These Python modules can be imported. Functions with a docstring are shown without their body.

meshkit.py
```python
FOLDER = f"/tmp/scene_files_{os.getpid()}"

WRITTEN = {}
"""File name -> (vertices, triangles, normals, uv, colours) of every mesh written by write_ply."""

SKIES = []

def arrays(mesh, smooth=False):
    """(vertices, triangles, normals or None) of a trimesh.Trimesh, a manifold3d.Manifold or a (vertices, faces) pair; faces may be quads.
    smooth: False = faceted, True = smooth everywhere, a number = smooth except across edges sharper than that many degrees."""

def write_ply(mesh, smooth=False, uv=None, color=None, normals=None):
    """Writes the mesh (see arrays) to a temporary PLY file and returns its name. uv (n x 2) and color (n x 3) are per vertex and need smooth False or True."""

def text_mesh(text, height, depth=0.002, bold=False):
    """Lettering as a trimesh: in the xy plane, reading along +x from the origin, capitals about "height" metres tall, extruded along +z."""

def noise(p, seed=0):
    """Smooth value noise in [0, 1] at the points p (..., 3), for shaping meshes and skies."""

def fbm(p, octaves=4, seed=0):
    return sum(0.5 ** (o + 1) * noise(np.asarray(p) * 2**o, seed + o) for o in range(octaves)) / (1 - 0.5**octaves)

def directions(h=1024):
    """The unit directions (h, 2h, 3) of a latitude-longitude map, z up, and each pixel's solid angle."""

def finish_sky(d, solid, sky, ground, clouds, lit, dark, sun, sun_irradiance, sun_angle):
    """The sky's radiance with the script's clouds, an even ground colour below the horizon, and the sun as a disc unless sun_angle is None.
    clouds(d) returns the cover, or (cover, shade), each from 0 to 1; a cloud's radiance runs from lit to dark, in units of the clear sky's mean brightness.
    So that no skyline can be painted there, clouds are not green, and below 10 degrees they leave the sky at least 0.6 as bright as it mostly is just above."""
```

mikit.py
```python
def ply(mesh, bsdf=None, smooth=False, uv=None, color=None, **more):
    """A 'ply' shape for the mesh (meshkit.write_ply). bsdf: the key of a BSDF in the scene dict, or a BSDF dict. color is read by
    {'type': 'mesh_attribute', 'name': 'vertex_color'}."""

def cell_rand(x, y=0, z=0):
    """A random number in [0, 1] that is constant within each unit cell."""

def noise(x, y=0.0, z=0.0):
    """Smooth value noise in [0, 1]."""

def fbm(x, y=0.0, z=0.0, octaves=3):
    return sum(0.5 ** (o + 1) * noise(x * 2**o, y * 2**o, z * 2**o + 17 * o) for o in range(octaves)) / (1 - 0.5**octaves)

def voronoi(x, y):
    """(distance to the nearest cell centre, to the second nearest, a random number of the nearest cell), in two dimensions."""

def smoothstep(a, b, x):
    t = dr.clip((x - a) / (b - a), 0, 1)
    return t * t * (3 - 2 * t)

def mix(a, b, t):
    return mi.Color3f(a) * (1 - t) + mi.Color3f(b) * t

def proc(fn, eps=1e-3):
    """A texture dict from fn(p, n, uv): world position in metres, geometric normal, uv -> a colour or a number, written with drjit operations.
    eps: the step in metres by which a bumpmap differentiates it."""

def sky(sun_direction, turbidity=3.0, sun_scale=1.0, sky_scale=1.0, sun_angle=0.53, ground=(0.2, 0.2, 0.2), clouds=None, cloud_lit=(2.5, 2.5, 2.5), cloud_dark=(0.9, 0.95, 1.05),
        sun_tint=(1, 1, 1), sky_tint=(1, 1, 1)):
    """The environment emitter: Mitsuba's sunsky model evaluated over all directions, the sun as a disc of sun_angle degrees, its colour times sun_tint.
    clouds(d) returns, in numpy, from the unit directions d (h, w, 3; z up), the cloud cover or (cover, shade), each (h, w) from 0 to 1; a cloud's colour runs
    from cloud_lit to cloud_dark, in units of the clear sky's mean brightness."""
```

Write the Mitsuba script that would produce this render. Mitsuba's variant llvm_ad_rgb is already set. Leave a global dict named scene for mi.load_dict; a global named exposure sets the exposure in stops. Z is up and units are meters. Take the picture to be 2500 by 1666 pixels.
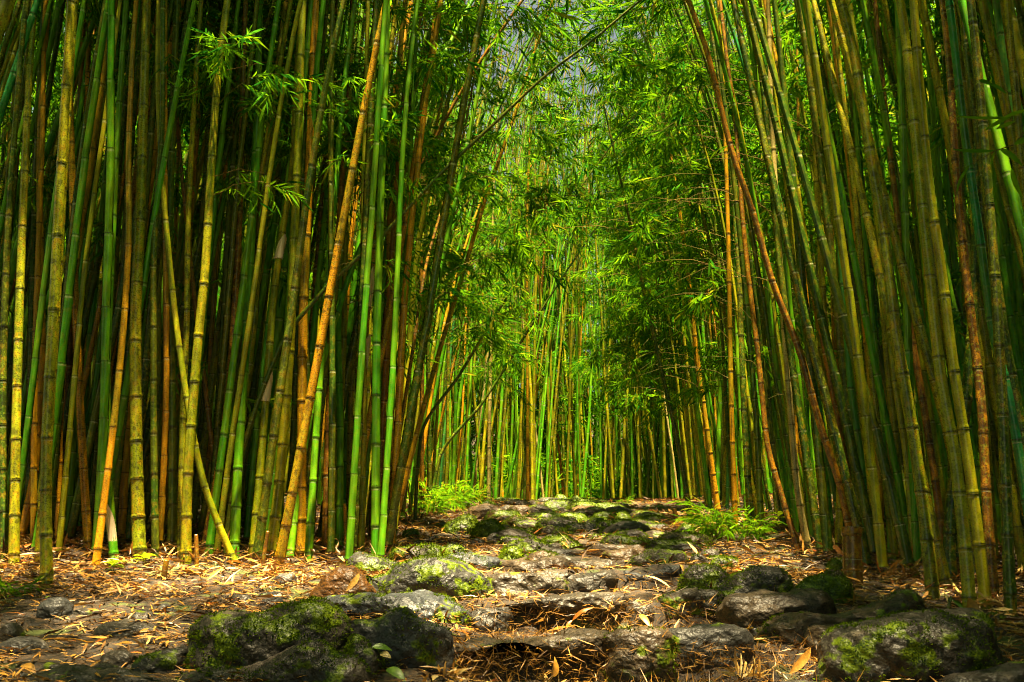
import math, random
import numpy as np, trimesh, mitsuba as mi, mikit, drjit as dr
from scipy.interpolate import PchipInterpolator
from meshkit import fbm as mfbm, noise as mnoise

# ------------------------------------------------------------------ camera, sky, exposure
T = mi.ScalarTransform4f
EYE, HFOV, PITCH = np.array([0.0, 0.0, 1.3]), 52.0, math.radians(12.5)
scene, labels = {}, {}
scene['camera'] = {'type': 'perspective', 'fov': HFOV, 'fov_axis': 'x', 'near_clip': 0.05, 'far_clip': 400.0,
                   'to_world': T().look_at(origin=EYE.tolist(), target=(EYE + [0, math.cos(PITCH), math.sin(PITCH)]).tolist(), up=[0, 0, 1])}
SUN = (0.06, -0.20, 0.97)
scene['sun_sky'] = mikit.sky(SUN, turbidity=3.0, sun_scale=1.0, sky_scale=0.17, sun_angle=1.2, ground=(0.06, 0.08, 0.03),
                             clouds=lambda d: 0.6, cloud_lit=(1.2, 1.17, 1.08), cloud_dark=(0.8, 0.8, 0.8), sun_tint=(1.0, 0.96, 0.70), sky_tint=(.95, 1.0, .85))
exposure = 4.85

rng = np.random.default_rng(7)
R = random.Random(11)
FPX = 1250 / math.tan(math.radians(HFOV / 2))          # focal length in pixels of the 2500 px wide photograph

# ------------------------------------------------------------------ terrain
_py = [-80, -10, 0, 3.2, 4.0, 4.6, 5.4, 6.4, 7.6, 9, 12, 15, 18, 20, 24, 30, 60, 120]
_pz = [-8.0, -2.4, -1.15, -.55, -.43, -.34, -.19, -.05, .10, .25, .55, .86, 1.18, 1.30, 1.28, 1.25, 1.9, 4.0]
_prof = PchipInterpolator(_py, _pz)
def sstep(a, b, x):
    t = np.clip((x - a) / (b - a), 0, 1)
    return t * t * (3 - 2 * t)
def path_centre(y):
    return 0.55 + 0.25 * sstep(8, 16, y) - 0.02 * np.maximum(y - 16, 0)
def ground_z(x, y, steps=True):
    x, y = np.asarray(x, float), np.asarray(y, float)
    z = _prof(np.clip(y, -80, 120))
    wob = 0.05 * np.sin(x * 3.1) + 0.03 * np.sin(x * 7.3 + 1)
    ter = -.44 + .14 * sstep(4.62, 4.70, y + wob) + .02 * sstep(4.7, 5.4, y) + .15 * sstep(5.52, 5.60, y + wob) + .02 * sstep(5.6, 6.5, y) + .13 * sstep(6.52, 6.62, y + wob)
    w = sstep(0.95, 0.6, np.abs(x - 0.5)) * sstep(6.9, 6.7, y) * sstep(3.6, 4.0, y)
    z = z * (1 - w) + ter * w if steps else z
    side = np.abs(x - path_centre(y)) - 1.5
    return 1.3 + z + 7.0 * sstep(24, 60, y) + 6.0 * sstep(9, 40, np.abs(x)) + 0.10 * sstep(0, 2.5, side) * sstep(6, 9, y) + 0.02 * np.sin(x * 1.7 + y * .9)
def ground_rough(x, y):
    p = np.stack([x, y, 0 * x], -1)
    return ground_z(x, y) + (mfbm(p * 3.0, 3, 5) - .5) * 0.06 + (mfbm(p * 14.0, 3, 9) - .5) * 0.03

def ray(px, py):
    """Direction through a pixel of the 2500 x 1666 photograph, scaled so that its y (forward) is 1."""
    u, v = (px - 1250) / FPX, (833 - py) / FPX
    d = np.array([u, math.cos(PITCH) - v * math.sin(PITCH), math.sin(PITCH) + v * math.cos(PITCH)])
    return d / d[1]
_ys = np.arange(3.3, 60, 0.02)
def foot(px, py):
    """Where the ground is seen at a pixel."""
    d = ray(px, py)
    hit = np.nonzero(EYE[2] + d[2] * _ys <= ground_z(d[0] * _ys, _ys, False))[0]
    y = _ys[hit[0]] if len(hit) else 24.0
    if len(hit) and hit[0] == 0:
        y = 3.3
    return np.array([d[0] * y, y, float(ground_z(d[0] * y, y, False))])
def at(px, py, y):
    return EYE + ray(px, py) * y

# ------------------------------------------------------------------ materials
C = mi.Color3f
def pick(k, cols):
    out = C(*cols[0])
    for i, c in enumerate(cols[1:], 1):
        out = dr.select(k > i - 0.5, C(*c), out)
    return out
KINDS = 'GYOBDPT'   # bright green, olive yellow, amber, brown, dark green, pale straw, blue green
_kc = [(.050, .24, .003), (.17, .20, .002), (.50, .22, .003), (.13, .055, .006), (.035, .085, .003), (.36, .30, .10), (.012, .17, .040)]
_ka = [(.11, .27, .003), (.28, .26, .003), (.34, .22, .004), (.25, .10, .006), (.08, .10, .003), (.40, .30, .08), (.04, .16, .015)]
def culm_colour(p, n, uv):
    u = mi.Float(uv.x); v = mi.Float(uv.y)
    k = dr.floor(u); r = u - k; i = dr.floor(v); f = v - i
    c = mikit.cell_rand(i, dr.floor(r * 997))
    base = mikit.mix(pick(k, _kc), pick(k, _ka), mikit.smoothstep(0.3, .75, .45 * c + .55 * mikit.noise(v * .45 + r * 61, r * 33)))
    q = mikit.noise(p.x * 55 + r * 90, p.y * 55, p.z * 9)
    q2 = mikit.fbm(p.x * 34, p.y * 34 + r * 31, p.z * 22)
    s = mikit.fbm(p.x * 210, p.y * 210, p.z * 150, 2)
    base = base * (0.5 + 0.95 * q)
    rough = dr.select(k < .5, .3, dr.select(k > 5.5, .35, 1.0)) * (.35 + .65 * r)
    base = mikit.mix(base, C(.46, .20, .006) * (.5 + .8 * q), mikit.smoothstep(.54, .64, q2) * dr.select(k < 1.5, .45, dr.select(k > 3.5, .3, .8)) * rough)
    base = mikit.mix(base, C(.26, .30, .02), mikit.smoothstep(.60, .72, mikit.noise(p.x * 90, p.y * 90 + 7, p.z * 60)) * .45 * rough)
    base = mikit.mix(base, C(.016, .015, .004), mikit.smoothstep(.50, .66, s) * .75 * rough)
    base = mikit.mix(base, C(.016, .014, .005), mikit.smoothstep(.40, .30, q2) * .6 * rough)
    base = mikit.mix(base, C(.028, .022, .008), mikit.smoothstep(.985, .995, f) * .75 + mikit.smoothstep(.006, .0, f) * .6)
    return mikit.mix(base, C(.50, .48, .30), mikit.smoothstep(.945, .965, f) * mikit.smoothstep(.985, .97, f) * .5 * mikit.smoothstep(.3, .6, q))
scene['mat_culm'] = {'type': 'principled', 'base_color': mikit.proc(culm_colour), 'roughness': 0.27, 'specular': 0.5}
def twig_colour(p, n, uv):
    return mikit.mix(C(.07, .07, .012), C(.14, .085, .02), mi.Float(uv.x)) * (.6 + .8 * mikit.noise(p.x * 70, p.y * 70, p.z * 70))
scene['mat_twig'] = {'type': 'principled', 'base_color': mikit.proc(twig_colour), 'roughness': 0.85, 'specular': 0.1}
def leaf_colour(p, n, uv):
    u = mi.Float(uv.x)
    c = mikit.mix(C(.013, .115, .007), C(.22, .43, .003), u * u * .5 + u * .5)
    c = mikit.mix(c, C(.30, .30, .012), mikit.smoothstep(.93, .97, u))
    return c * (.8 + .4 * mikit.noise(p.x * 40, p.y * 40, p.z * 40))
scene['mat_leaf'] = {'type': 'principledthin', 'base_color': mikit.proc(leaf_colour), 'roughness': 0.24, 'diff_trans': 1.15, 'spec_trans': 0.0, 'eta': 1.5}
def dead_colour(p, n, uv):
    u = mi.Float(uv.x)
    c = mikit.mix(C(.05, .022, .006), C(.40, .19, .025), mikit.smoothstep(0, .5, u))
    c = mikit.mix(c, C(.50, .35, .12), mikit.smoothstep(.5, .85, u))
    c = mikit.mix(c, C(.50, .15, .02), mikit.smoothstep(.86, .9, u))
    c = mikit.mix(c, C(.12, .20, .012), mikit.smoothstep(.96, .97, u))
    return c * (.7 + .6 * mikit.noise(p.x * 90, p.y * 90, p.z * 90))
scene['mat_dead'] = {'type': 'twosided', 'bsdf': {'type': 'principled', 'base_color': mikit.proc(dead_colour), 'roughness': 0.42, 'specular': 0.5}}
def rock_colour(p, n, uv):
    tone = mi.Float(uv.x); moss = mi.Float(uv.y)
    a = mikit.fbm(p.x * 7, p.y * 7, p.z * 7, 4); b = mikit.fbm(p.x * 30, p.y * 30, p.z * 30, 3); s = mikit.noise(p.x * 170, p.y * 170, p.z * 170)
    c = mikit.mix(C(.036, .031, .024), C(.070, .040, .015), mikit.smoothstep(.35, .65, tone))
    c = mikit.mix(c, C(.033, .037, .041), mikit.smoothstep(.3, .05, tone))
    c = mikit.mix(c, C(.10, .042, .008), mikit.smoothstep(.88, .95, tone))
    c = c * (.15 + 1.7 * b)
    c = mikit.mix(c, C(.21, .17, .11), mikit.smoothstep(.58, .70, a) * mikit.smoothstep(.45, .6, b) * .22)
    c = mikit.mix(c, C(.012, .010, .007), mikit.smoothstep(.52, .7, s) * .7)
    m = mikit.smoothstep(.0, .08, mikit.fbm(p.x * 9 + 40, p.y * 9, p.z * 9, 4) * .7 + b * .3 - (.765 - .50 * moss))
    mc = mikit.mix(C(.016, .032, .002), C(.10, .14, .003), mikit.smoothstep(.3, .7, s * .5 + b * .5))
    return mikit.mix(c, mc, m)
def rock_relief(p, n, uv):
    return mikit.fbm(p.x * 24, p.y * 24, p.z * 24, 5)
scene['mat_rock'] = {'type': 'bumpmap', 'arbitrary': mikit.proc(rock_relief, 2e-3), 'scale': 0.028,
                     'bsdf': {'type': 'principled', 'base_color': mikit.proc(rock_colour), 'roughness': 0.46, 'specular': 0.28}}
def soil_colour(p, n, uv):
    a = mikit.fbm(p.x * 6, p.y * 6, p.z * 6); b = mikit.fbm(p.x * 60, p.y * 60, p.z * 60)
    c = mikit.mix(C(.012, .008, .004), C(.045, .024, .007), mikit.smoothstep(.35, .7, b))
    return mikit.mix(c, C(.05, .07, .008), mikit.smoothstep(.62, .7, a) * .7)
scene['mat_soil'] = {'type': 'principled', 'base_color': mikit.proc(soil_colour), 'roughness': 0.8}
def moss_colour(p, n, uv):
    return mikit.mix(C(.03, .06, .002), C(.15, .22, .004), mi.Float(uv.x))
scene['mat_moss'] = {'type': 'principledthin', 'base_color': mikit.proc(moss_colour), 'roughness': 0.6, 'diff_trans': 0.8, 'spec_trans': 0.0, 'eta': 1.4}
def sheath_colour(p, n, uv):
    return mikit.mix(C(.62, .55, .40), C(.40, .26, .11), mikit.noise(p.x * 300, p.y * 300, p.z * 6) * .8)
scene['mat_sheath'] = {'type': 'twosided', 'bsdf': {'type': 'principled', 'base_color': mikit.proc(sheath_colour), 'roughness': 0.4}}

def numbered(name):
    if name not in used:
        used[name] = 0
        return name
    used[name] += 1
    return f'{name}_{used[name]:03d}'
used = {}
def put(key, mesh, mat, smooth=False, uv=None):
    scene[key] = mikit.ply(mesh, mat, smooth=smooth, uv=uv)
    return key
def tag(key, label=None, cat=None, group=None, kind=None):
    d = {k: v for k, v in dict(label=label, category=cat, group=group, kind=kind).items() if v}
    labels[key] = d

# ------------------------------------------------------------------ ground sheet
def spread(*segs):
    return np.unique(np.concatenate([np.linspace(a, b, n) for a, b, n in segs]))
gx = spread((-90, -12, 14), (-12, -4, 20), (-4, 4, 220), (4, 12, 20), (12, 90, 14))
gy = spread((-60, 0, 10), (0, 3.4, 14), (3.4, 7.2, 190), (7.2, 20, 150), (20, 110, 30))
GX, GY = np.meshgrid(gx, gy)
gv = np.stack([GX, GY, ground_rough(GX, GY)], -1).reshape(-1, 3)
ni, nj = GX.shape
idx = np.arange(ni * nj).reshape(ni, nj)
gf = np.stack([idx[:-1, :-1], idx[:-1, 1:], idx[1:, 1:], idx[1:, :-1]], -1).reshape(-1, 4)
put('ground', (gv, gf), 'mat_soil', True)
tag('ground', 'dark brown forest soil rising along the stone stepped trail', 'ground', kind='structure')

# ------------------------------------------------------------------ leaves
def leaf_mesh(L, w, droop, n=1):
    """A bamboo leaf along +x, folded on its midrib; n = 1 gives 2 triangles, more bends it in n + 1 lengths."""
    if n == 1:
        v = np.array([[0, 0, 0], [.42 * L, w / 2, .12 * w - droop * L * .2], [.42 * L, -w / 2, .12 * w - droop * L * .2], [L, 0, -droop * L]])
        return v, np.array([[0, 2, 3], [0, 3, 1]])
    t = np.linspace(0, 1, n + 2)
    prof = np.sin(np.pi * np.clip(t, .02, .98) ** .75) ** .8
    mid = np.stack([t * L, 0 * t, -droop * L * t ** 2], -1)
    v, f = [], []
    for i in range(n + 2):
        hw = w / 2 * prof[i] if 0 < i < n + 1 else w * .03
        v += [mid[i] + [0, hw, hw * .3], mid[i], mid[i] + [0, -hw, hw * .3]]
    for i in range(n + 1):
        a = 3 * i
        f += [[a, a + 1, a + 4], [a, a + 4, a + 3], [a + 1, a + 2, a + 5], [a + 1, a + 5, a + 4]]
    return np.array(v), np.array(f)
def rot(yaw, pitch, roll):
    cy, sy, cp, sp, cr, sr = np.cos(yaw), np.sin(yaw), np.cos(pitch), np.sin(pitch), np.cos(roll), np.sin(roll)
    o, z = np.ones_like(cy), np.zeros_like(cy)
    m = lambda *a: np.stack(a, -1).reshape(np.shape(cy) + (3, 3))
    return m(cy, -sy, z, sy, cy, z, z, z, o) @ m(cp, z, -sp, z, o, z, sp, z, cp) @ m(o, z, z, z, cr, -sr, z, sr, cr)
def spray_template(nleaf, size, seed, fine=1):
    """A leafy twig along +x: alternate leaves and a fan at the tip. Returns vertices, faces, leaf number per vertex."""
    r = np.random.default_rng(seed)
    V, F, I, n = [], [], [], 0
    for k in range(nleaf):
        t = (k + .6) / nleaf
        L = size * r.uniform(.20, .46)
        v, f = leaf_mesh(L, L * r.uniform(.11, .145), r.uniform(.0, .35), fine)
        side = 1 if k % 2 else -1
        m = rot(np.float64(side * r.uniform(.25, 1.15) * (1.15 - .5 * t)), np.float64(r.uniform(-.75, .15)), np.float64(r.uniform(-.9, .9)))
        V.append(v @ m.T + [size * .62 * t, 0, -.12 * size * t * t]); F.append(f + n); I.append(np.full(len(v), k)); n += len(v)
    return np.vstack(V), np.vstack(F), np.concatenate(I)
TEMPL = [spray_template(n, 0.34, 50 + n + j) for j, n in enumerate((6, 9, 11, 13, 14, 16, 18, 21))]
FINE = [spray_template(n, 0.36, 80 + n, 3) for n in (7, 9, 10)]
SPARSE = [spray_template(n, 0.62, 120 + n) for n in (6, 7, 8)]
def place_sprays(templ, pos, yaw, pitch, roll, scale, r, tone=(0, 1)):
    V, F, U, n = [], [], [], 0
    which = r.integers(0, len(templ), len(pos))
    m = rot(yaw, pitch, roll) * scale[:, None, None]
    for t, (tv, tf, ti) in enumerate(templ):
        s = np.nonzero(which == t)[0]
        if not len(s):
            continue
        v = np.einsum('sij,vj->svi', m[s], tv) + pos[s][:, None]
        f = tf[None] + (np.arange(len(s)) * len(tv))[:, None, None] + n
        u = tone[0] + (tone[1] - tone[0]) * r.uniform(0, 1, (len(s), ti.max() + 1))[:, ti]
        V.append(v.reshape(-1, 3)); F.append(f.reshape(-1, 3)); U.append(u.ravel()); n += v.shape[0] * v.shape[1]
    U = np.concatenate(U)
    return np.vstack(V), np.vstack(F), np.stack([U, 0 * U], -1)

# ------------------------------------------------------------------ bamboo
GAPS = [((-.08, 11.5, 7.6), (0.28, 2.4, 1.3)), ((-.15, 17.0, 10.8), (0.35, 2.5, 1.1)), ((0.95, 12.0, 7.8), (.16, 1.8, 1.0)), ((-.2, 25.0, 15.2), (.6, 4.0, 1.6))]
# sunlit places: x, y, height above the ground, radius; the canopy is open above each towards the sun
OPENINGS = [(-1.9, 6.5, 0, .33), (-1.0, 6.4, 0, .33), (1.7, 6.9, 0, .4), (2.6, 5.6, 0, .25), (-1.5, 6.6, 1.5, .4), (-2.4, 6.6, 1.4, .25), (1.9, 7.8, 0, .55), (2.4, 6.0, 0, .3), (2.1, 8.2, 1.5, .5),
            (0.6, 9.2, 0, .6), (0.7, 12, 0, .8), (0.5, 15, 0, 1.0), (-.6, 10, 0, .5), (1.9, 11, 0, .7), (-1.6, 19.5, 1, 1.5), (-1.0, 21, 3, 1.4), (.6, 21.0, 2, 1.4), (2.2, 21, 2.5, 1.3),
            (2.5, 14, 1, .9), (0.4, 19, 0, 1.2), (-1.4, 10, 2.0, .7), (-2.0, 11.5, 3, .8), (-1.6, 14, 1.5, 1.0), (-1.4, 17, 1, 1.0), (2.6, 11.5, 2, .6), (-.2, 23, 4, 1.3), (1.8, 23, 3.5, 1.2), (-2.0, 23, 3.5, 1.4), (2.6, 17, 1.5, 1.0), (3.4, 20, 2, 1.2), (-2.6, 18, 2, 1.2), (-2.6, 24.5, 1.5, 2.0), (-.8, 25, 1.5, 2.0), (1.4, 25.5, 1.5, 2.0), (-2.4, 21, .5, 1.5), (-.6, 12, 3, .4), (.3, 13, 4, .4), (1.8, 12.5, 3, .4), (1.5, 15, 4, .5), (2.2, 10, 2.5, .35), (-.9, 9.5, 3.5, .4), (.9, 10.5, 4.5, .4), (2.4, 9, 3, .35), (-.3, 15.5, 4, .5)]
OPENINGS += [(*foot(a, b)[:2], 0, .7) for a, b in ((1052, 1262), (1097, 1250), (1750, 1318), (1836, 1318))]
OPEN_AT = [(x, y, float(ground_z(x, y)) + h, q) for x, y, h, q in OPENINGS]
def in_gap(p):
    """The canopy's openings above the trail, where the sky shows."""
    g = np.zeros(len(p), bool)
    sd = np.array(SUN) / np.linalg.norm(SUN)
    for (x, y, h, q) in OPEN_AT:
        o = p - np.array([x, y, h])
        a = o @ sd
        g |= (((o - a[:, None] * sd) ** 2).sum(-1) < q * q) & (a > 0)
    for c, s in GAPS:
        g |= (((p - np.array(c)) / np.array(s)) ** 2).sum(-1) < 1
    return g
def tube(pts, rad, sides, uvx, vv, cap=True):
    """A stem through pts with a radius at each; uv = (kind, place along the internodes)."""
    pts = np.asarray(pts); d = np.gradient(pts, axis=0); d = d + [0, 0, 1e-6]; d /= np.linalg.norm(d, axis=1, keepdims=True)
    a = np.cross(d, [0.02, 1, 0.03]); a /= np.linalg.norm(a, axis=1, keepdims=True); b = np.cross(d, a)
    th = np.arange(sides) * 2 * np.pi / sides
    v = pts[:, None] + rad[:, None, None] * (np.cos(th)[None, :, None] * a[:, None] + np.sin(th)[None, :, None] * b[:, None])
    n = len(pts); i = np.arange(n * sides).reshape(n, sides)
    f = np.stack([i[:-1], np.roll(i, -1, 1)[:-1], np.roll(i, -1, 1)[1:], i[1:]], -1).reshape(-1, 4)
    uv = np.stack([np.full((n, sides), uvx), np.repeat(np.asarray(vv)[:, None], sides, 1)], -1).reshape(-1, 2)
    return v.reshape(-1, 3), np.vstack([f[:, [0, 1, 2]], f[:, [0, 2, 3]]]), uv
def join(parts):
    V, F, U, n = [], [], [], 0
    for v, f, u in parts:
        V.append(v); F.append(f + n); U.append(u); n += len(v)
    return np.vstack(V), np.vstack(F), np.vstack(U)
class Line:
    """A culm's centre line by height above its foot."""
    def __init__(self, pts):
        pts = np.asarray(pts, float)
        s = np.concatenate([[0], np.cumsum(np.linalg.norm(np.diff(pts, axis=0), axis=1))])
        self.f, self.len = PchipInterpolator(s, pts), s[-1]
    def __call__(self, s):
        return self.f(np.clip(s, 0, self.len))
def node_places(length, r, first=0.24, most=0.5):
    s, out = R.uniform(.03, .1), []
    while s < length - .06:
        out.append(s)
        s += (first + (most - first) * min(1, s / 2.2)) * r.uniform(.85, 1.15) * (1 if s < 5 else .8)
    return np.array(out)
def arc(pts, total, r, bend):
    """Carries the traced line on to its full height, bowing over under its own weight."""
    pts = [np.asarray(p, float) for p in pts]
    d = pts[-1] - pts[-2]; d /= np.linalg.norm(d)
    length = sum(np.linalg.norm(b - a) for a, b in zip(pts[:-1], pts[1:]))
    while length < total:
        d = d + bend * np.array([1, 1, 0]) * .10 + np.array([0, 0, -.012 * (length / total)])
        d /= np.linalg.norm(d)
        pts.append(pts[-1] + d * .8); length += .8
    return pts
def branches(line, hb, r, towards, count, reach, swing=1.35):
    """Branch curves from hb up: each a list of points, with the place of sprays along them."""
    out = []
    at_s = np.linspace(hb, line.len * .98, count) + r.uniform(-.15, .15, count)
    for s, p0 in zip(at_s, line(at_s)):
        L = reach * r.uniform(.55, 1.15) * (1 - .45 * max(0, (s - hb) / (line.len - hb + .1)))
        yaw = math.atan2(towards[1], towards[0]) + r.normal(0, swing)
        d = np.array([math.cos(yaw), math.sin(yaw), r.uniform(.25, .9)]); d /= np.linalg.norm(d)
        pts = [p0]
        for k in range(5):
            pts.append(pts[-1] + d * L / 5); d = d + np.array([0, 0, -.24]); d /= np.linalg.norm(d)
        out.append(np.array(pts))
    return out
def foliage_of(brs, r, per_m, templ, scale=(.65, 1.3), keep=None):
    P, Y, PI_ = [], [], []
    for b in brs:
        L = np.linalg.norm(np.diff(b, axis=0), axis=1).sum()
        n = max(2, int(L * per_m))
        t = np.concatenate([r.uniform(.25, 1, n - 1), [1.0]]); i = np.minimum((t * 5).astype(int), 4); d = b[i + 1] - b[i]
        P.append(b[i] + d * (t * 5 - i)[:, None]); Y.append(np.arctan2(d[:, 1], d[:, 0]))
    P = np.vstack(P); Y = np.concatenate(Y) + r.normal(0, .9, len(P)); PI_ = r.uniform(-1.0, .25, len(P))
    k = ~in_gap(P)
    if keep is not None:
        k &= keep(P)
    P, Y, PI_ = P[k], Y[k], PI_[k]
    if not len(P):
        return None
    return place_sprays(templ, P, Y, PI_, r.uniform(-.8, .8, len(P)), r.uniform(*scale, len(P)), r)
def culm_mesh(line, rad0, nodes, kind, sides, r, separate, seen):
    """(stem mesh, list of node collars). separate: the collars below height seen are meshes of their own."""
    uvx = KINDS.index(kind) + .02 + .95 * r.random()
    S, Q, V, collars = [], [], [], []
    def rad(s):
        return rad0 * (1.10 - .12 * min(1, s / .5)) * (1 - .72 * (s / line.len) ** 1.4)
    edges = np.concatenate([[-.12], nodes, [line.len]])
    for i, s in enumerate(nodes):
        prev = edges[i]
        mids = [] if sides < 6 else np.linspace(prev, s, 4)[1:3] if s - prev > .2 else [(prev + s) / 2]
        for m in mids:
            S.append(m); Q.append(rad(max(m, 0)) * .985); V.append(i + (m - prev) / (s - prev))
        prof = [(-.022, 1.0, -.03), (-.009, 1.035, -.012), (-.003, 1.13, -.004), (.003, 1.02, .004), (.008, 1.09, .01), (.022, 1.0, .03)]
        q = rad(s)
        if separate and s < seen:
            cs = np.array([s + a for a, b, c in prof]); cr = np.array([q * (b + .012) for a, b, c in prof])
            base = line(cs); 
            base = base + (line(np.array([s + .01])) - line(np.array([s - .01]))) / .02 * (cs - np.clip(cs, 0, line.len))[:, None]
            collars.append(tube(base, cr, sides, uvx, [i + 1 + c for a, b, c in prof]))
            S.append(s); Q.append(q * .985); V.append(i + 1.0)
        else:
            for a, b, c in (prof if sides > 6 else (prof[2], prof[5])):
                S.append(s + a); Q.append(q * b); V.append(i + 1 + c)
    S.append(line.len); Q.append(rad0 * .2); V.append(len(nodes) + .9)
    S = np.array(S); P = line(S)
    low = S < 0
    P[low] += (line(np.array([.05])) - line(np.array([0.0])))[0] / .05 * S[low][:, None]
    return tube(P, np.array(Q), sides, uvx, V), collars
def twig_mesh(brs, r, rad, sides=4):
    parts = []
    for b in brs:
        parts.append(tube(b + np.vstack([[0, 0, 0], r.normal(0, .012, (len(b) - 1, 3))]), np.linspace(rad, rad * .3, len(b)), sides, r.random(), np.linspace(.2, 3.2, len(b))))
    return join(parts)

count_bamboo = [0]
def bamboo(line, rad0, kind, label, group=None, near=True, hb=3.4, n_br=12, per_m=6, reach=1.2, towards=(1, 0), sheaths=(), seen=4.6, sprays=(), swing=1.35):
    r = np.random.default_rng(1000 + count_bamboo[0]); count_bamboo[0] += 1
    key = numbered('bamboo')
    tag(key, label, 'bamboo', group)
    nodes = node_places(line.len, r)
    dist = float(line(0)[1])
    sides = 14 if dist < 7.5 else 10 if dist < 12 else 6
    stem, collars = culm_mesh(line, rad0, nodes, kind, sides, r, near, seen)
    put(key + '__stem', stem[:2], 'mat_culm', True, stem[2])
    for i, c in enumerate(collars):
        put(key + '__node' + (f'_{i:03d}' if i else ''), c[:2], 'mat_culm', True, c[2])
    brs = branches(line, hb, r, towards, n_br, reach, swing) if n_br and line.len > hb + .3 else []
    brs = [b_ for b_ in brs if in_gap(b_[2:]).mean() < .8]
    low = []
    for (h, yaw, L) in sprays:
        d = np.array([math.cos(yaw), math.sin(yaw), .55]); pts = [line(h)]
        for q in range(5):
            pts.append(pts[-1] + d / np.linalg.norm(d) * L / 5); d = d + np.array([r.normal(0, .06), r.normal(0, .06), -.2])
        low.append(np.array(pts))
    if low:
        tw = twig_mesh(low, r, .0035); put(key + '__branch', tw[:2], 'mat_twig', False, tw[2]); labels[key + '__branch'] = {'kind': 'stuff'}
        fo = foliage_of(low, r, 11, FINE, (.75, 1.15))
        if fo is not None: put(key + '__leaf', fo[:2], 'mat_leaf', False, fo[2]); labels[key + '__leaf'] = {'kind': 'stuff'}
    if brs:
        tw = twig_mesh(brs, r, .0042)
        put(key + '__twig', tw[:2], 'mat_twig', False, tw[2]); labels[key + '__twig'] = {'kind': 'stuff'}
        fo = foliage_of(brs, r, per_m, TEMPL, (.65, 1.3) if dist < 9 else (.8, 1.5) if dist < 19 else (1.0, 1.9))
        if fo is not None:
            put(key + '__foliage', fo[:2], 'mat_leaf', False, fo[2]); labels[key + '__foliage'] = {'kind': 'stuff'}
    for j, (s, ln, open_) in enumerate(sheaths):
        m = sheath_mesh(line, s, ln, rad0, open_, r)
        put(key + '__sheath' + (f'_{j:03d}' if j else ''), m, 'mat_sheath', True)
    return key
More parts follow.
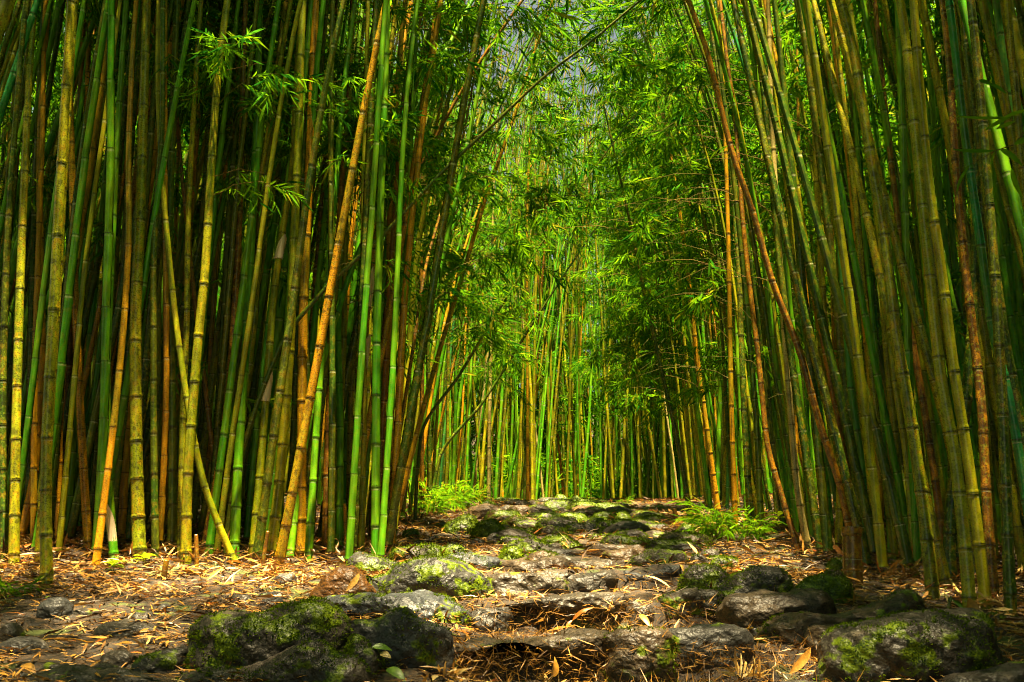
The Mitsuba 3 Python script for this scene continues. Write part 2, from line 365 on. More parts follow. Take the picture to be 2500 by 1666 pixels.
def sheath_mesh(line, s, ln, rad0, open_, r):
    """A dry culm sheath still clasping the stem above a node, its blade peeling away."""
    t = np.linspace(0, 1, 9); side = np.linspace(-1, 1, 7)
    a0 = r.uniform(-2.4, -.7)
    v = []
    for k in t:
        p = line(s + ln * k); half = 1.7 * (1 - k ** 1.6) + .06
        for q in side:
            a = a0 + q * half; rr = rad0 * (1.08 + open_ * k ** 2 * 2.2)
            v.append(p + rr * np.array([math.cos(a), math.sin(a), 0]))
    i = np.arange(63).reshape(9, 7)
    return np.array(v), np.stack([i[:-1, :-1], i[:-1, 1:], i[1:, 1:], i[1:, :-1]], -1).reshape(-1, 4)

ZOOM = {1: (0, 1.12), 2: (500, 1.12), 3: (1166, 1.12), 4: (1666, 1.0455)}
def traced(z, kind, w, pts, label, Y=None, lean=0.0, group=None, total=None, **kw):
    """A culm seen in the photograph: its foot stands where the ground is seen at the lowest point (or Y metres off), its line is followed from there."""
    off, sc = ZOOM[z]
    px = [(off + x / sc, y / sc) for x, y in pts]
    base = foot(*px[0]) if Y is None else at(*px[0], Y)
    y0 = base[1]
    line3 = [base]
    for x, y in px[1:]:
        p = at(x, y, y0)
        h = p[2] - base[2]
        line3.append(at(x, y, y0 + lean * h))
    base[2] = float(ground_z(base[0], base[1])) if Y is not None else base[2]
    left = base[0] < .6
    r = np.random.default_rng(len(scene))
    tot = total or r.uniform(7.5, 9.5)
    bend = np.array([.5 if left else -.5, r.uniform(-.2, .25), 0]) * r.uniform(.2, .9)
    line = Line(arc(line3, tot, r, bend))
    rad0 = w / sc * y0 / FPX / 2
    return bamboo(line, rad0, kind, label, group, towards=(1 if left else -1, .2), **kw)
TR = [
 (1,'D',22,[(14,1530),(8,1000),(30,500),(72,0)],'dark olive bamboo rising at the very left edge of the stand'),
 (1,'Y',27,[(38,1545),(48,1000),(66,500),(82,170),(95,0)],'mottled olive bamboo, second from the left edge, straight and speckled'),
 (1,'O',18,[(92,1500),(98,900),(115,400),(125,0)],'slim amber bamboo between the mottled olive pole and the crooked one'),
 (1,'Y',31,[(128,1605),(130,1150),(146,850),(160,580),(180,250),(196,0)],'thick mottled bamboo with mossy foot standing forward of the left stand'),
 (1,'O',23,[(52,1490),(95,1280),(112,1080),(114,850),(108,500)],'ochre bamboo leaning right from a bent foot at far left'),
 (1,'O',23,[(242,1500),(216,1050),(205,800),(195,400),(188,100)],'orange bamboo with a gently bowed lower half behind the mossy-footed pole'),
 (1,'O',22,[(165,1500),(182,850),(215,630),(240,500),(268,300),(290,150)],'zigzag yellow bamboo slanting right behind its upright neighbours'),
 (1,'G',23,[(312,1530),(292,1000),(305,700),(322,350),(346,0)],'smooth bright green bamboo with brown sheath at its foot, left stand'),
 (1,'O',20,[(262,1545),(300,1250),(330,980),(350,700),(352,400),(368,60)],'amber bamboo tilting right just behind the thick yellow pole'),
 (1,'Y',35,[(382,1535),(372,1150),(372,830),(383,600),(392,300),(402,0)],'thickest yellow bamboo of the left stand, straight and sunlit on one side'),
 (1,'O',26,[(330,1480),(372,800),(405,540),(450,220),(497,0)],'bright orange bamboo slanting away to the upper right behind the thickest pole'),
 (1,'B',14,[(612,1500),(560,1050),(530,800),(510,600),(490,400),(465,0)],'thin red-brown bamboo leaning left across the green poles'),
 (1,'D',20,[(425,1525),(420,1000),(425,600),(440,400),(446,0)],'dark green bamboo right beside the thickest yellow pole'),
 (1,'D',25,[(470,1505),(470,1100),(466,900),(462,650),(470,400),(480,100)],'dull green bamboo with orange scar near its foot'),
 (1,'Y',18,[(494,1525),(500,1150),(510,900),(515,600),(530,300),(550,0)],'narrow yellow-green bamboo touching the two-tone pole'),
 (1,'Y',28,[(508,1545),(520,1200),(540,950),(560,750),(575,500),(592,250),(622,0)],'two-tone bamboo, olive below and orange above, leaning right'),
 (1,'Y',19,[(645,1545),(600,1440),(560,1330),(540,1250),(490,950),(460,680),(438,400)],'olive bamboo leaning hard left from a foot near the litter'),
 (1,'B',22,[(558,1510),(590,1330),(612,1200),(635,950),(650,700),(660,400),(668,100)],'pinkish brown dead bamboo slanting behind the bright green pole'),
 (1,'G',27,[(640,1525),(655,1200),(675,900),(690,600),(705,250),(713,0)],'glossy bright green bamboo, thickest green pole of the left stand'),
 (1,'Y',23,[(690,1525),(710,1300),(730,1050),(745,850),(770,650),(800,450),(815,150)],'yellow bamboo with white papery sheath halfway up'),
 (1,'Y',29,[(738,1530),(770,1250),(795,900),(805,650),(815,400),(826,50)],'mottled yellow bamboo leaning toward the thick orange pole'),
 (1,'O',29,[(822,1525),(826,1100),(831,800),(846,450),(859,100),(863,0)],'thick orange bamboo, most vivid pole of the left stand'),
 (2,'G',21,[(283,1535),(300,1250),(325,900),(345,640),(375,300),(411,0)],'bright green bamboo right of the thick orange pole, leaning right'),
 (2,'B',20,[(330,1515),(340,1100),(352,850),(375,500),(392,250),(402,0)],'dark brown weathered bamboo between two green poles'),
 (2,'O',22,[(415,1505),(425,1200),(440,900),(465,680),(485,530),(520,250),(566,0)],'golden bamboo with white sheath peeling from its side'),
 (2,'B',17,[(470,1495),(490,1100),(505,800),(525,500),(545,250),(602,0)],'dark brown bamboo rising along the golden pole at stand edge'),
 (2,'D',20,[(492,1490),(488,1200),(478,1000),(470,800),(500,500)],'mottled brown-green bamboo marking the corner of the left stand'),
 (2,'G',21,[(232,1530),(246,1400),(285,1150),(380,800),(480,550),(560,350),(640,180),(732,0)],'long green bamboo slanting right across the left stand to the canopy'),
 (2,'D',15,[(60,1480),(200,960),(330,790),(480,650),(650,470),(800,330),(934,205),(1060,110),(1180,10)],'dark fallen bamboo crossing high over the trail at a slant'),
 (2,'B',12,[(478,1490),(530,1200),(570,950),(600,750),(640,600),(700,400),(740,200),(790,0)],'thin dark bamboo bowing right at the edge of the left stand'),
 (2,'B',14,[(455,1480),(500,760),(560,530),(640,360),(720,220),(862,10)],'slim brown bamboo slanting steeply right below the canopy'),
 (2,'G',20,[(368,1505),(370,1150),(365,900),(372,650),(400,300)],'mid green bamboo with mossy foot at the inner left stand'),
 (2,'Y',17,[(396,1485),(400,1100),(440,750),(470,500),(500,200)],'olive bamboo leaning right behind the golden pole'),
 (2,'D',10,[(575,1430),(590,1200),(700,1020),(790,870)],'thin olive bamboo slanting right from the left verge'),
 (2,'D',10,[(620,1400),(640,1260),(760,1100),(912,860)],'second thin olive bamboo slanting right, nearer the far stand'),
 (2,'P',11,[(776,1378),(778,1200),(781,1000),(785,700)],'pale straw bamboo standing alone before the far stand'),
 (2,'O',9,[(883,1382),(882,1070),(880,800)],'slim orange bamboo in the middle of the far stand'),
 (4,'B',19,[(438,1440),(412,1280),(350,1080),(300,900),(230,720),(176,530),(130,400),(62,130),(15,0)],'dark brown bamboo arching left over the trail from behind the stump'),
 (3,'O',17,[(658,1405),(630,1200),(600,980),(575,750),(555,600)],'golden bamboo tilting left on the right verge of the far bend'),
 (3,'D',14,[(583,1425),(545,1200),(500,1000),(460,820),(440,720)],'dark slender bamboo leaning left beside the golden far pole'),
 (3,'B',17,[(882,1515),(830,1350),(790,1200),(770,1000),(740,750),(725,600),(705,330),(680,150),(663,0)],'red-brown bamboo with long leftward lean and curved foot'),
 (3,'P',19,[(908,1515),(870,1300),(850,1050),(835,850),(820,600),(805,350),(795,0)],'pale weathered bamboo standing upright inside the right stand'),
 (3,'O',15,[(706,1455),(695,1150),(690,900),(684,600)],'thin orange bamboo near the green tuft on the right verge'),
 (3,'D',19,[(748,1455),(730,1150),(720,900),(712,700)],'dark green bamboo rising from the green tuft'),
 (3,'D',17,[(776,1465),(765,1200),(745,950)],'dark bamboo crossing close beside the tuft pole'),
 (4,'Y',19,[(397,1405),(390,1000),(365,850),(350,600),(340,400),(325,100)],'brightest yellow sunlit bamboo of the right stand'),
 (4,'O',19,[(377,1390),(345,1150),(330,1000),(318,800)],'amber bamboo behind the brightest yellow pole'),
 (4,'O',23,[(496,1425),(500,1150),(475,900),(455,700),(430,450),(400,200),(374,0)],'orange and straw banded bamboo right of the stump'),
 (4,'T',17,[(470,1425),(460,1200),(430,1000),(402,650),(380,450)],'blue-green bamboo just behind the stump'),
 (4,'G',14,[(532,1425),(515,1150),(485,800),(465,600),(445,350),(432,150)],'thin bright green bamboo in front of the olive giants'),
 (4,'Y',31,[(640,1525),(615,1300),(580,1050),(545,850),(520,640),(480,400),(440,150),(404,0)],'thick olive bamboo with dark foot leaning left, first giant right of stump'),
 (4,'B',20,[(660,1450),(655,1300),(610,1000),(575,800),(550,560),(520,300),(490,0)],'dark brown bamboo between two olive giants'),
 (4,'Y',31,[(735,1575),(700,1200),(655,930),(625,650),(595,350),(570,100),(555,0)],'thick brown-banded bamboo, second giant of the right stand'),
 (4,'Y',28,[(775,1550),(740,1250),(690,920),(660,680),(625,430),(600,150),(590,0)],'smooth olive giant bamboo leaning left beside the banded one'),
 (4,'B',26,[(795,1540),(775,1250),(760,1000),(730,750),(700,450),(680,150),(664,0)],'dark bamboo with orange blotched joints in the shaded right stand'),
 (4,'T',25,[(915,1560),(866,1200),(830,1000),(790,830),(755,580),(715,300),(690,80),(680,0)],'smooth deep green bamboo slanting in from the right edge'),
 (4,'D',23,[(890,1500),(868,1100),(820,830),(775,500),(735,200),(714,0)],'dark olive bamboo beside the deep green one at the right edge'),
 (4,'T',24,[(930,1500),(885,700),(825,200),(800,0)],'deep green bamboo entering high at the right edge'),
 (4,'O',23,[(915,1480),(880,700),(850,200),(834,0)],'amber bamboo cut by the right edge of the photo'),
 (4,'D',30,[(684,1480),(690,1250),(712,1130),(735,900)],'short dark leaning bamboo shaft between the two giants'),
 (4,'D',28,[(838,1565),(825,1250),(815,1000),(790,600)],'shaded dark green bamboo nearest the lower right corner'),
 (4,'Y',19,[(562,1430),(545,1150),(520,880),(500,600)],'yellow-green bamboo left of the first giant'),
 (4,'Y',18,[(594,1450),(575,1200),(540,950),(515,700)],'olive bamboo with rim light touching the first giant'),
]
SPR = {'two-tone bamboo': [(2.6, -.2, .5), (2.75, .6, .55), (3.3, -.6, .7), (3.6, .3, .7), (3.45, 2.6, .5)], 'pinkish brown dead bamboo slanting behind the bright green pole': [(1.35, 3.4, .35), (1.1, .3, .3), (2.1, .2, .4)],
       'yellow bamboo with white papery sheath halfway up': [(3.3, .3, .8), (3.5, -.8, .8), (3.6, 2.4, .7)], 'thick orange bamboo': [(3.5, .4, .7), (3.3, -1.0, .8), (3.0, -.3, .4)],
       'bright green bamboo right of the thick orange pole': [(3.3, .3, .8), (2.8, -.4, .8), (2.2, .2, .6), (3.5, 1.6, .8)], 'golden bamboo with white sheath peeling from its side': [(3.2, -.4, .9), (2.6, .5, .8), (2.0, 0, .5)],
       'pale weathered bamboo standing upright inside the right stand': [(2.3, 3.2, .6), (2.6, -2.2, .7), (2.8, -1.2, .6), (3.2, 2.6, .9), (1.8, -1.8, .5)], 'brightest yellow sunlit bamboo of the right stand': [(2.0, -2.6, .45), (3.2, 3.3, .8), (3.3, -2.2, .7), (3.4, -.8, .6), (1.5, 3.1, .4)],
       'blue-green bamboo just behind the stump': [(3.2, -2.8, .7), (1.7, -2.4, .5), (3.4, -.6, .6)], 'amber bamboo behind the brightest yellow pole': [(1.2, 3.0, .4), (1.6, -2.5, .5), (2.2, 2.7, .5)],
       'thin orange bamboo near the green tuft on the right verge': [(1.5, 3.1, .8), (1.9, -2.4, .9), (2.3, 2.5, .9), (1.2, -1.7, .5)], 'golden bamboo tilting left on the right verge of the far bend': [(1.7, -2.6, .8), (2.1, 3.0, .9), (2.4, -1.5, .9)],
       'red-brown bamboo with long leftward lean and curved foot': [(1.5, 3.4, .5), (1.9, -2.4, .7), (2.3, 2.8, .8)]}
for i, (z, k, w, pts, lab) in enumerate(TR):
    sh = ()
    if 'white papery sheath' in lab: sh = ((1.15, .26, .35), (2.3, .2, .3))
    if 'white sheath peeling' in lab: sh = ((1.5, .30, .35), (2.05, .36, .3))
    if 'brown sheath' in lab: sh = ((.12, .28, .5),)
    total = 6.8 if 'fallen' in lab else 5.0 if 'slanting right, nearer' in lab or 'right from the left verge' in lab or 'beside the golden far pole' in lab else None
    long = len(pts) > 6 and z == 2 and k in 'GDB'
    traced(z, k, w, pts, lab, sheaths=sh, lean=R.uniform(-.05, .12) + (.2 if long and 'fallen' not in lab else 0), total=total, Y=7.8 if 'fallen' in lab else None, sprays=SPR.get(lab.split(',')[0], ()),
           n_br=0 if 'fallen' in lab else 11 if z in (1, 4) else 9, hb=4.5 if z in (1, 2, 4) else 3.4, reach=.9)

# the rest of the stand: where culms may grow, on both sides of the trail and beyond its bend
def edges(y):
    l = np.interp(y, [0, 4.5, 6.0, 6.6, 9, 12, 16, 19, 22], [-4.2, -3.6, -2.9, -.75, -.95, -1.15, -.9, -.6, 3.0])
    rr = np.interp(y, [0, 4.6, 5.4, 7, 9, 12, 15, 19, 22], [3.6, 2.9, 2.5, 2.15, 2.4, 2.6, 2.7, 3.0, 3.0])
    return l, rr
feet = []
for k in list(scene):
    if k.endswith('__stem'):
        feet.append(mikit.meshkit.WRITTEN[scene[k]['filename']][0][:8].mean(0)[:2])
feet = [np.array(f) for f in feet]
spots = []
def grow(n, x0, x1, y0, y1, dmin, test):
    tries = 0
    while n and tries < 40000:
        tries += 1
        x, y = R.uniform(x0, x1), R.uniform(y0, y1)
        l, r_ = edges(y)
        if y < 21 and l < x < r_:
            continue
        if test and not test(x, y):
            continue
        if any((x - f[0]) ** 2 + (y - f[1]) ** 2 < dmin * dmin for f in feet):
            continue
        feet.append(np.array([x, y])); spots.append((x, y)); n -= 1
def front(depth):
    def t(x, y):
        l, r_ = edges(y)
        return (0 < l - x < depth) or (0 < x - r_ < depth) or (y > 20 and y < 20 + depth * 2.2)
    return t
grow(44, -5.6, 0, 6.9, 9.5, .15, None)
grow(30, 2.0, 6.0, 5.8, 9.5, .17, None)
grow(60, -4, 6, 9.0, 20, .17, front(.9))
grow(112, -2.5, 5.5, 19.2, 24, .15, lambda x, y: y > 20.3 or front(.8)(x, y))
n_individual = len(spots)
grow(90, -5, -.7, 7.1, 9.5, .12, None)
grow(70, 2.1, 5.5, 6.3, 9.5, .12, None)
grow(260, -9, 0, 7.6, 14, .17, None)
grow(240, 2.2, 10, 4.0, 14, .17, None)
grow(420, -10, 12, 12, 21, .2, None)
grow(620, -10, 14, 20.5, 30, .2, None)
grow(300, -16, 20, 30, 42, .4, None)
grow(200, -18, 20, 3, 30, .4, lambda x, y: abs(x) > 9)
grow(70, -1.6, 2.6, -5, 1.5, .25, lambda x, y: abs(x - .5) > 1.35)
grow(90, -9, 10, -8, -3.4, .35, None)
grow(200, -8, 9, -3.4, 4.2, .3, lambda x, y: abs(x - .3) > 1.3 and abs(x) > .52 * y + .5)
spots += [(-1.62, 1.9), (-1.9, 2.5), (-2.35, 3.2), (-1.5, 1.4), (-2.7, 3.9), (-2.0, 2.9), (-1.75, 2.2), (2.4, 2.9)]
def wild(x, y, r):
    """A culm's line from its foot: leans a little, more towards the light over the trail the closer it stands to it."""
    base = np.array([x, y, float(ground_z(x, y))])
    l, r_ = edges(y)
    c = (l + r_) / 2
    dirx = 1 if x < c else -1
    if y > 21: dirx = r.choice([-1, 1]) * .6
    lean = dirx * r.uniform(0.0, .12) + r.normal(0, .04)
    leany = r.normal(-.01, .05) + (.24 if y < 2 else 0)
    pts = [base]; d = np.array([lean, leany, 1.0]) + [r.normal(0, .03), r.normal(0, .03), 0]
    H = r.uniform(7.0, 10.0) if y < 19 else r.uniform(9.5, 13)
    arch = r.uniform(.03, .07) if 8.8 < y < 18 and r.random() < .6 and (l - 1.0 < x < r_ + 1.0) else .012
    for k in range(int(H / .9)):
        d = d + [r.normal(0, .018) + dirx * arch * (k > 2), r.normal(0, .015), 0]
        pts.append(pts[-1] + d / np.linalg.norm(d) * .9)
    return Line(pts), dirx
ZONE = {'L': ('in the left stand', 'culms filling the left stand'), 'R': ('in the right stand', 'culms filling the right stand'), 'ML': ('lining the trail on the left', 'culms lining the trail'),
        'MR': ('lining the trail on the right', 'culms lining the trail'), 'F': ('of the far stand', 'culms of the far stand')}
_ones = 'first second third fourth fifth sixth seventh eighth ninth'.split()
ORD = _ones + 'tenth eleventh twelfth thirteenth fourteenth fifteenth sixteenth seventeenth eighteenth nineteenth'.split()
for _d in 'twenty thirty forty fifty sixty'.split():
    ORD += [_d[:-1] + 'ieth'] + [_d + '-' + o for o in _ones]
COL = {'G': 'green', 'Y': 'olive yellow', 'O': 'amber', 'B': 'brown', 'D': 'dark green', 'P': 'pale straw', 'T': 'blue-green'}
grown, per = [], {}
for i, (x, y) in enumerate(spots[:n_individual]):
    r = np.random.default_rng(5000 + i)
    line, dirx = wild(x, y, r)
    kind = r.choice(list('GYOBDT'), p=[.28, .32, .1, .05, .2, .05]) if y < 19 else r.choice(list('GYOBDP'), p=[.42, .42, .03, .02, .08, .03])
    zone = 'F' if y > 19 else 'M' if y > 9.2 else 'L' if x < .5 else 'R'
    if zone == 'M': zone = 'ML' if x < .7 else 'MR'
    rad0 = r.uniform(.022, .036)
    tp = line(2.5) - line(0)
    lean = 'leaning right' if tp[0] > .16 else 'leaning left' if tp[0] < -.16 else 'upright'
    size = 'thin' if rad0 < .0265 else 'stout' if rad0 > .0315 else 'middling'
    grown.append((line, dirx, kind, zone, rad0, lean, size, r)); per.setdefault((kind, zone, lean, size), []).append((x / y, i))
for i, (line, dirx, kind, zone, rad0, lean, size, r) in enumerate(grown):
    where, group = ZONE[zone]
    same = [n for _, n in sorted(per[(kind, zone, lean, size)])]
    place = '' if len(same) == 1 else ORD[same.index(i)]
    lab = f'{size} {lean} {COL[kind]} bamboo {where}' if not place else f'{place} {size} {lean} {COL[kind]} bamboo from the left {where}'
    y = line(0)[1]
    hb = r.uniform(4.2, 5.2) if y < 8.5 else r.uniform(1.5, 3.2) if y < 19 else r.uniform(2.3, 3.5)
    bamboo(line, rad0, kind, lab, group, near=False, hb=hb, n_br=int(r.integers(8, 12) if y < 9 else r.integers(24, 32)), per_m=6 if y < 9 else 9, reach=r.uniform(.9, 1.5) if y < 9 else r.uniform(1.2, 2.3), towards=(dirx, -.2), swing=1.0 if 8.5 < y < 19 else 1.35)
stems, leaves = [], []
r = np.random.default_rng(77)
for i, (x, y) in enumerate(spots[n_individual:]):
    line, dirx = wild(x, y, r)
    kind = r.choice(list('GYOBD'), p=[.33, .27, .04, .03, .33])
    nodes = node_places(line.len, r, .26, .55)
    st, _ = culm_mesh(line, r.uniform(.022, .036), nodes, kind, 5, r, False, 0)
    stems.append(st)
    brs = branches(line, .3 if y < -3.5 or abs(x) > 7.5 else r.uniform(4.6, 5.6) if y < 11 else r.uniform(3.2, 4.8) if y < 19 else r.uniform(2.2, 4.5) if y < 24 and abs(x) < 9 else .3, r, (dirx, -.2), int(r.integers(16, 22) if y < -3.5 or (abs(x) > 7.5 and y < 22) else (r.integers(15, 20) if y < 4.5 else r.integers(11, 16) if abs(x - .4) > 2.7 else r.integers(7, 11)) if y < 11 else (r.integers(20, 26) if abs(x - .5) < 5 and y < 31 else r.integers(12, 16)) if y > 20 else r.integers(6, 10) if y < 19 else r.integers(8, 12)), r.uniform(.9, 1.5) if y > 4.5 else r.uniform(1.6, 2.8))
    fo = foliage_of(brs, r, 5.5 if y < 5 else 3.0 if y < 20 else 6, SPARSE, (1.0, 1.7) if y > 19.5 else (.7, 1.3) if y > 12 else (.8, 1.3))
    if fo is not None:
        leaves.append(fo)
s = join(stems); put('bamboo_thicket__stem', s[:2], 'mat_culm', True, s[2])
s = join(leaves); put('bamboo_thicket__foliage', s[:2], 'mat_leaf', False, s[2])
tag('bamboo_thicket', 'mass of bamboo deep behind the front rows on every side', 'bamboo thicket', kind='stuff')
labels['bamboo_thicket__stem'] = {'kind': 'stuff'}; labels['bamboo_thicket__foliage'] = {'kind': 'stuff'}
print('bamboos', count_bamboo, 'spots', len(spots), 'entries', len(scene))

# ------------------------------------------------------------------ rocks
RZ = {'A': (0, 833, 1.882), 'B': (625, 1166, 3.136), 'C': (1125, 1166, 3.136), 'E': (1750, 1166, 3.136), 'S': (0, 0, 1.0)}
rock_tops = []
def rock(z, prof, bot, label, name='boulder', tone=.3, moss=.5, thick=.8, box=2.6, group=None, Y=None, cat=None, rough=1.0, seat=.12):
    """A stone whose upper outline is followed from side to side; its own distance from where it meets the ground, its thickness from its width."""
    ox, oy, sc = RZ[z]
    px = np.array([(ox + x / sc, oy + y / sc) for x, y in prof]); by = oy + bot / sc
    f = foot((px[0, 0] + px[-1, 0]) / 2, by)
    y0 = f[1] if Y is None else Y
    wid = (px[-1, 0] - px[0, 0]) * y0 / FPX
    dep = min(wid * thick, 1.1)
    n = int(np.clip(wid / .028, 9, 34)); m = 16
    xs = np.linspace(px[0, 0], px[-1, 0], n)
    tops = PchipInterpolator(px[:, 0], px[:, 1])(xs)
    V = []
    for i, (x, t) in enumerate(zip(xs, tops)):
        e = abs(2 * i / (n - 1) - 1)
        d = dep * max(.12, (1 - e ** 3.2) ** .6)
        yc = y0 + dep * .5
        top = at(x, t, y0 + dep * .38)
        zb = float(ground_z(top[0], yc)) - seat
        zb = min(zb, at(x, by, y0)[2] - .02)
        cz, hz = (top[2] + zb) / 2, max((top[2] - zb) / 2, .03)
        for k in range(m):
            a = 2 * np.pi * k / m
            ca, sa = math.cos(a), math.sin(a)
            V.append([top[0], yc + d / 2 * np.sign(ca) * abs(ca) ** (2 / box), cz + hz * np.sign(sa) * abs(sa) ** (2 / box)])
    V = np.array(V); i = np.arange(n * m).reshape(n, m)
    F = np.stack([i[:-1], np.roll(i, -1, 1)[:-1], np.roll(i, -1, 1)[1:], i[1:]], -1).reshape(-1, 4)
    F = np.vstack([F[:, [0, 2, 1]], F[:, [0, 3, 2]]])
    for end, flip in ((0, True), (n - 1, False)):
        c = len(V); V = np.vstack([V, V[i[end]].mean(0) + [(-.02 if end == 0 else .02) * wid, 0, 0]])
        ring = i[end]
        q = np.stack([ring, np.roll(ring, -1), np.full(m, c)], -1)
        F = np.vstack([F, q if flip else q[:, ::-1]])
    mesh = trimesh.Trimesh(V, F, process=True)
    mesh.fix_normals()
    for _ in range(2 if wid > .5 else 1):
        mesh = mesh.subdivide()
    trimesh.smoothing.filter_taubin(mesh, iterations=6)
    v, nn = np.array(mesh.vertices), np.array(mesh.vertex_normals)
    q = v + len(scene) * 3.7
    size = min(wid, .9)
    big = mfbm(q * (2.4 / max(size, .15)), 3, 2) - .5
    ridge = 1 - np.abs(mfbm(q * [8, 8, 16], 3, 6) * 2 - 1)
    fine_ = mfbm(q * 38, 3, 4) - .5
    step_ = np.abs(((q @ np.array([.35, .2, .9])) * (3.2 / max(size, .2))) % 1 - .5)
    mesh.vertices = v + nn * (big * .20 * size + (ridge - .7) * .045 * min(size, .5) + (step_ - .25) * .045 * min(size, .5) + fine_ * .014 * min(1, size / .3))[:, None] * rough
    key = numbered(name)
    uv = np.tile([tone, moss], (len(mesh.vertices), 1))
    put(key, mesh, 'mat_rock', True, uv)
    tag(key, label, cat or ('stone' if name != 'stepping_stone' else 'step'), group)
    rock_tops.append((key, mesh, moss, y0))
    return key
L1 = 'stepping_stone'
def nth(all_, pr, text):
    return ORD[sorted(p[0][0] for p, _ in all_).index(pr[0][0])] + ' from the left, ' + text
rock('C', [(-30,1262),(0,1245),(130,1250),(350,1240),(560,1230),(760,1215),(930,1205),(1080,1190),(1190,1220)], 1320, 'long flat slab edging the lowest step above the straw bank', L1, .45, .25, .42, 3.4, Y=4.55, seat=-.08)
rock('C', [(1060,1250),(1120,1190),(1250,1160),(1420,1160),(1560,1172),(1640,1230)], 1620, 'bulky brown rock bulging in the middle of the lowest step', L1, .5, .42, .7, 3.0, Y=4.5)
rock('C', [(1580,1180),(1720,1162),(1850,1145),(1960,1140),(2080,1150),(2200,1168),(2240,1200)], 1420, 'grey lumpy slab at the right end of the lowest step', L1, .2, .25, .5, 3.0, Y=4.6)
rock('C', [(90,1050),(200,990),(320,950),(450,925),(600,905),(800,895),(1000,888),(1160,890),(1260,900),(1320,945)], 1010, 'long pale-topped slab edging the second step', L1, .40, .18, .40, 3.4, Y=5.45, seat=-.10)
rock('C', [(60,1060),(140,1010),(240,985),(340,975),(400,1010)], 1130, 'dark knobbly end stone under the left of the second step', L1, .25, .2, .7, 2.6, Y=5.42)
rock('C', [(1270,960),(1330,945),(1400,985),(1490,1010)], 1050, 'small flat stone ending the second step', L1, .42, .1, .6, 2.8, Y=5.5)
rock('C', [(200,760),(330,735),(450,730),(560,700),(680,690),(770,710),(880,730)], 910, 'pale broad rock forming the left of the third step', L1, .42, .35, .5, 3.0, Y=6.35)
rock('C', [(760,735),(880,730),(1000,720),(1090,715),(1150,735),(1180,770)], 830, 'dark rounded slab continuing the third step', L1, .3, .3, .5, 3.0, Y=6.4)
rock('C', [(1190,750),(1300,710),(1450,700),(1520,690),(1620,675),(1720,690),(1740,730)], 800, 'broken grey ledge right of the third step', L1, .12, .25, .6, 2.6, Y=6.5)
rock('C', [(310,670),(400,635),(560,640),(620,620),(730,620),(830,645),(860,690)], 725, 'tan rock in the left of the fourth step', L1, .48, .3, .6, 3)
rock('C', [(790,690),(830,650),(940,645),(1060,650),(1160,640),(1210,680)], 725, 'brown-edged slab in the right of the fourth step', L1, .45, .2, .6, 3)
rock('C', [(670,615),(760,603),(900,620),(990,640)], 650, 'thin flat stone lying behind the fourth step', L1, .35, .25, 1.0, 3)
rock('C', [(590,590),(640,560),(700,550),(850,545),(940,560),(955,585)], 615, 'smooth flat-topped stone above the fourth step', L1, .3, .35, .8, 3)
rock('C', [(970,580),(1010,520),(1100,515),(1200,520),(1340,515),(1430,545)], 605, 'long brown slab of the fifth step', L1, .5, .2, .6, 3)
rock('C', [(1075,580),(1130,550),(1250,550),(1350,570),(1365,600)], 645, 'rusty brown block tucked under the fifth step', L1, .6, .2, .7, 3)
rock('C', [(1280,650),(1310,605),(1360,580),(1450,560),(1560,580),(1660,580),(1720,600),(1738,650)], 692, 'squared olive block at the right of the fourth step', L1, .4, .5, .6, 3.4)
rock('C', [(1430,545),(1510,490),(1620,480),(1720,470),(1790,510),(1855,560)], 585, 'long mossy stone beside the fifth step', 'boulder', .4, .55, .7)
rock('C', [(1210,510),(1300,470),(1440,455),(1500,460),(1590,490)], 515, 'olive slab above the long brown step', L1, .4, .45, .9)
rock('C', [(1735,640),(1800,585),(1870,600),(1915,655)], 675, 'dark wedge stone right of the squared block')
rock('C', [(1840,560),(1930,550),(2005,600)], 615, 'low grey stone near the right litter bank')
rock('C', [(1915,655),(1980,615),(2050,640),(2085,690)], 715, 'mossy stone sunk in the right litter bank', moss=.65)
rock('C', [(1672,820),(1700,740),(1760,690),(1880,685),(2000,700),(2060,760),(2090,820)], 885, 'rounded mossy boulder right of the third step', moss=.62, tone=.35, thick=.8)
rock('C', [(1500,980),(1530,910),(1620,895),(1700,870),(1780,845),(1870,850),(1960,865),(2050,920)], 1065, 'dark mossy ledge at the right end of the second step', moss=.45, tone=.4, thick=.5, box=3, Y=5.5)
rock('C', [(1835,850),(1900,810),(1980,800),(2060,820)], 865, 'tan domed stone behind the dark mossy ledge', tone=.5, moss=.2)
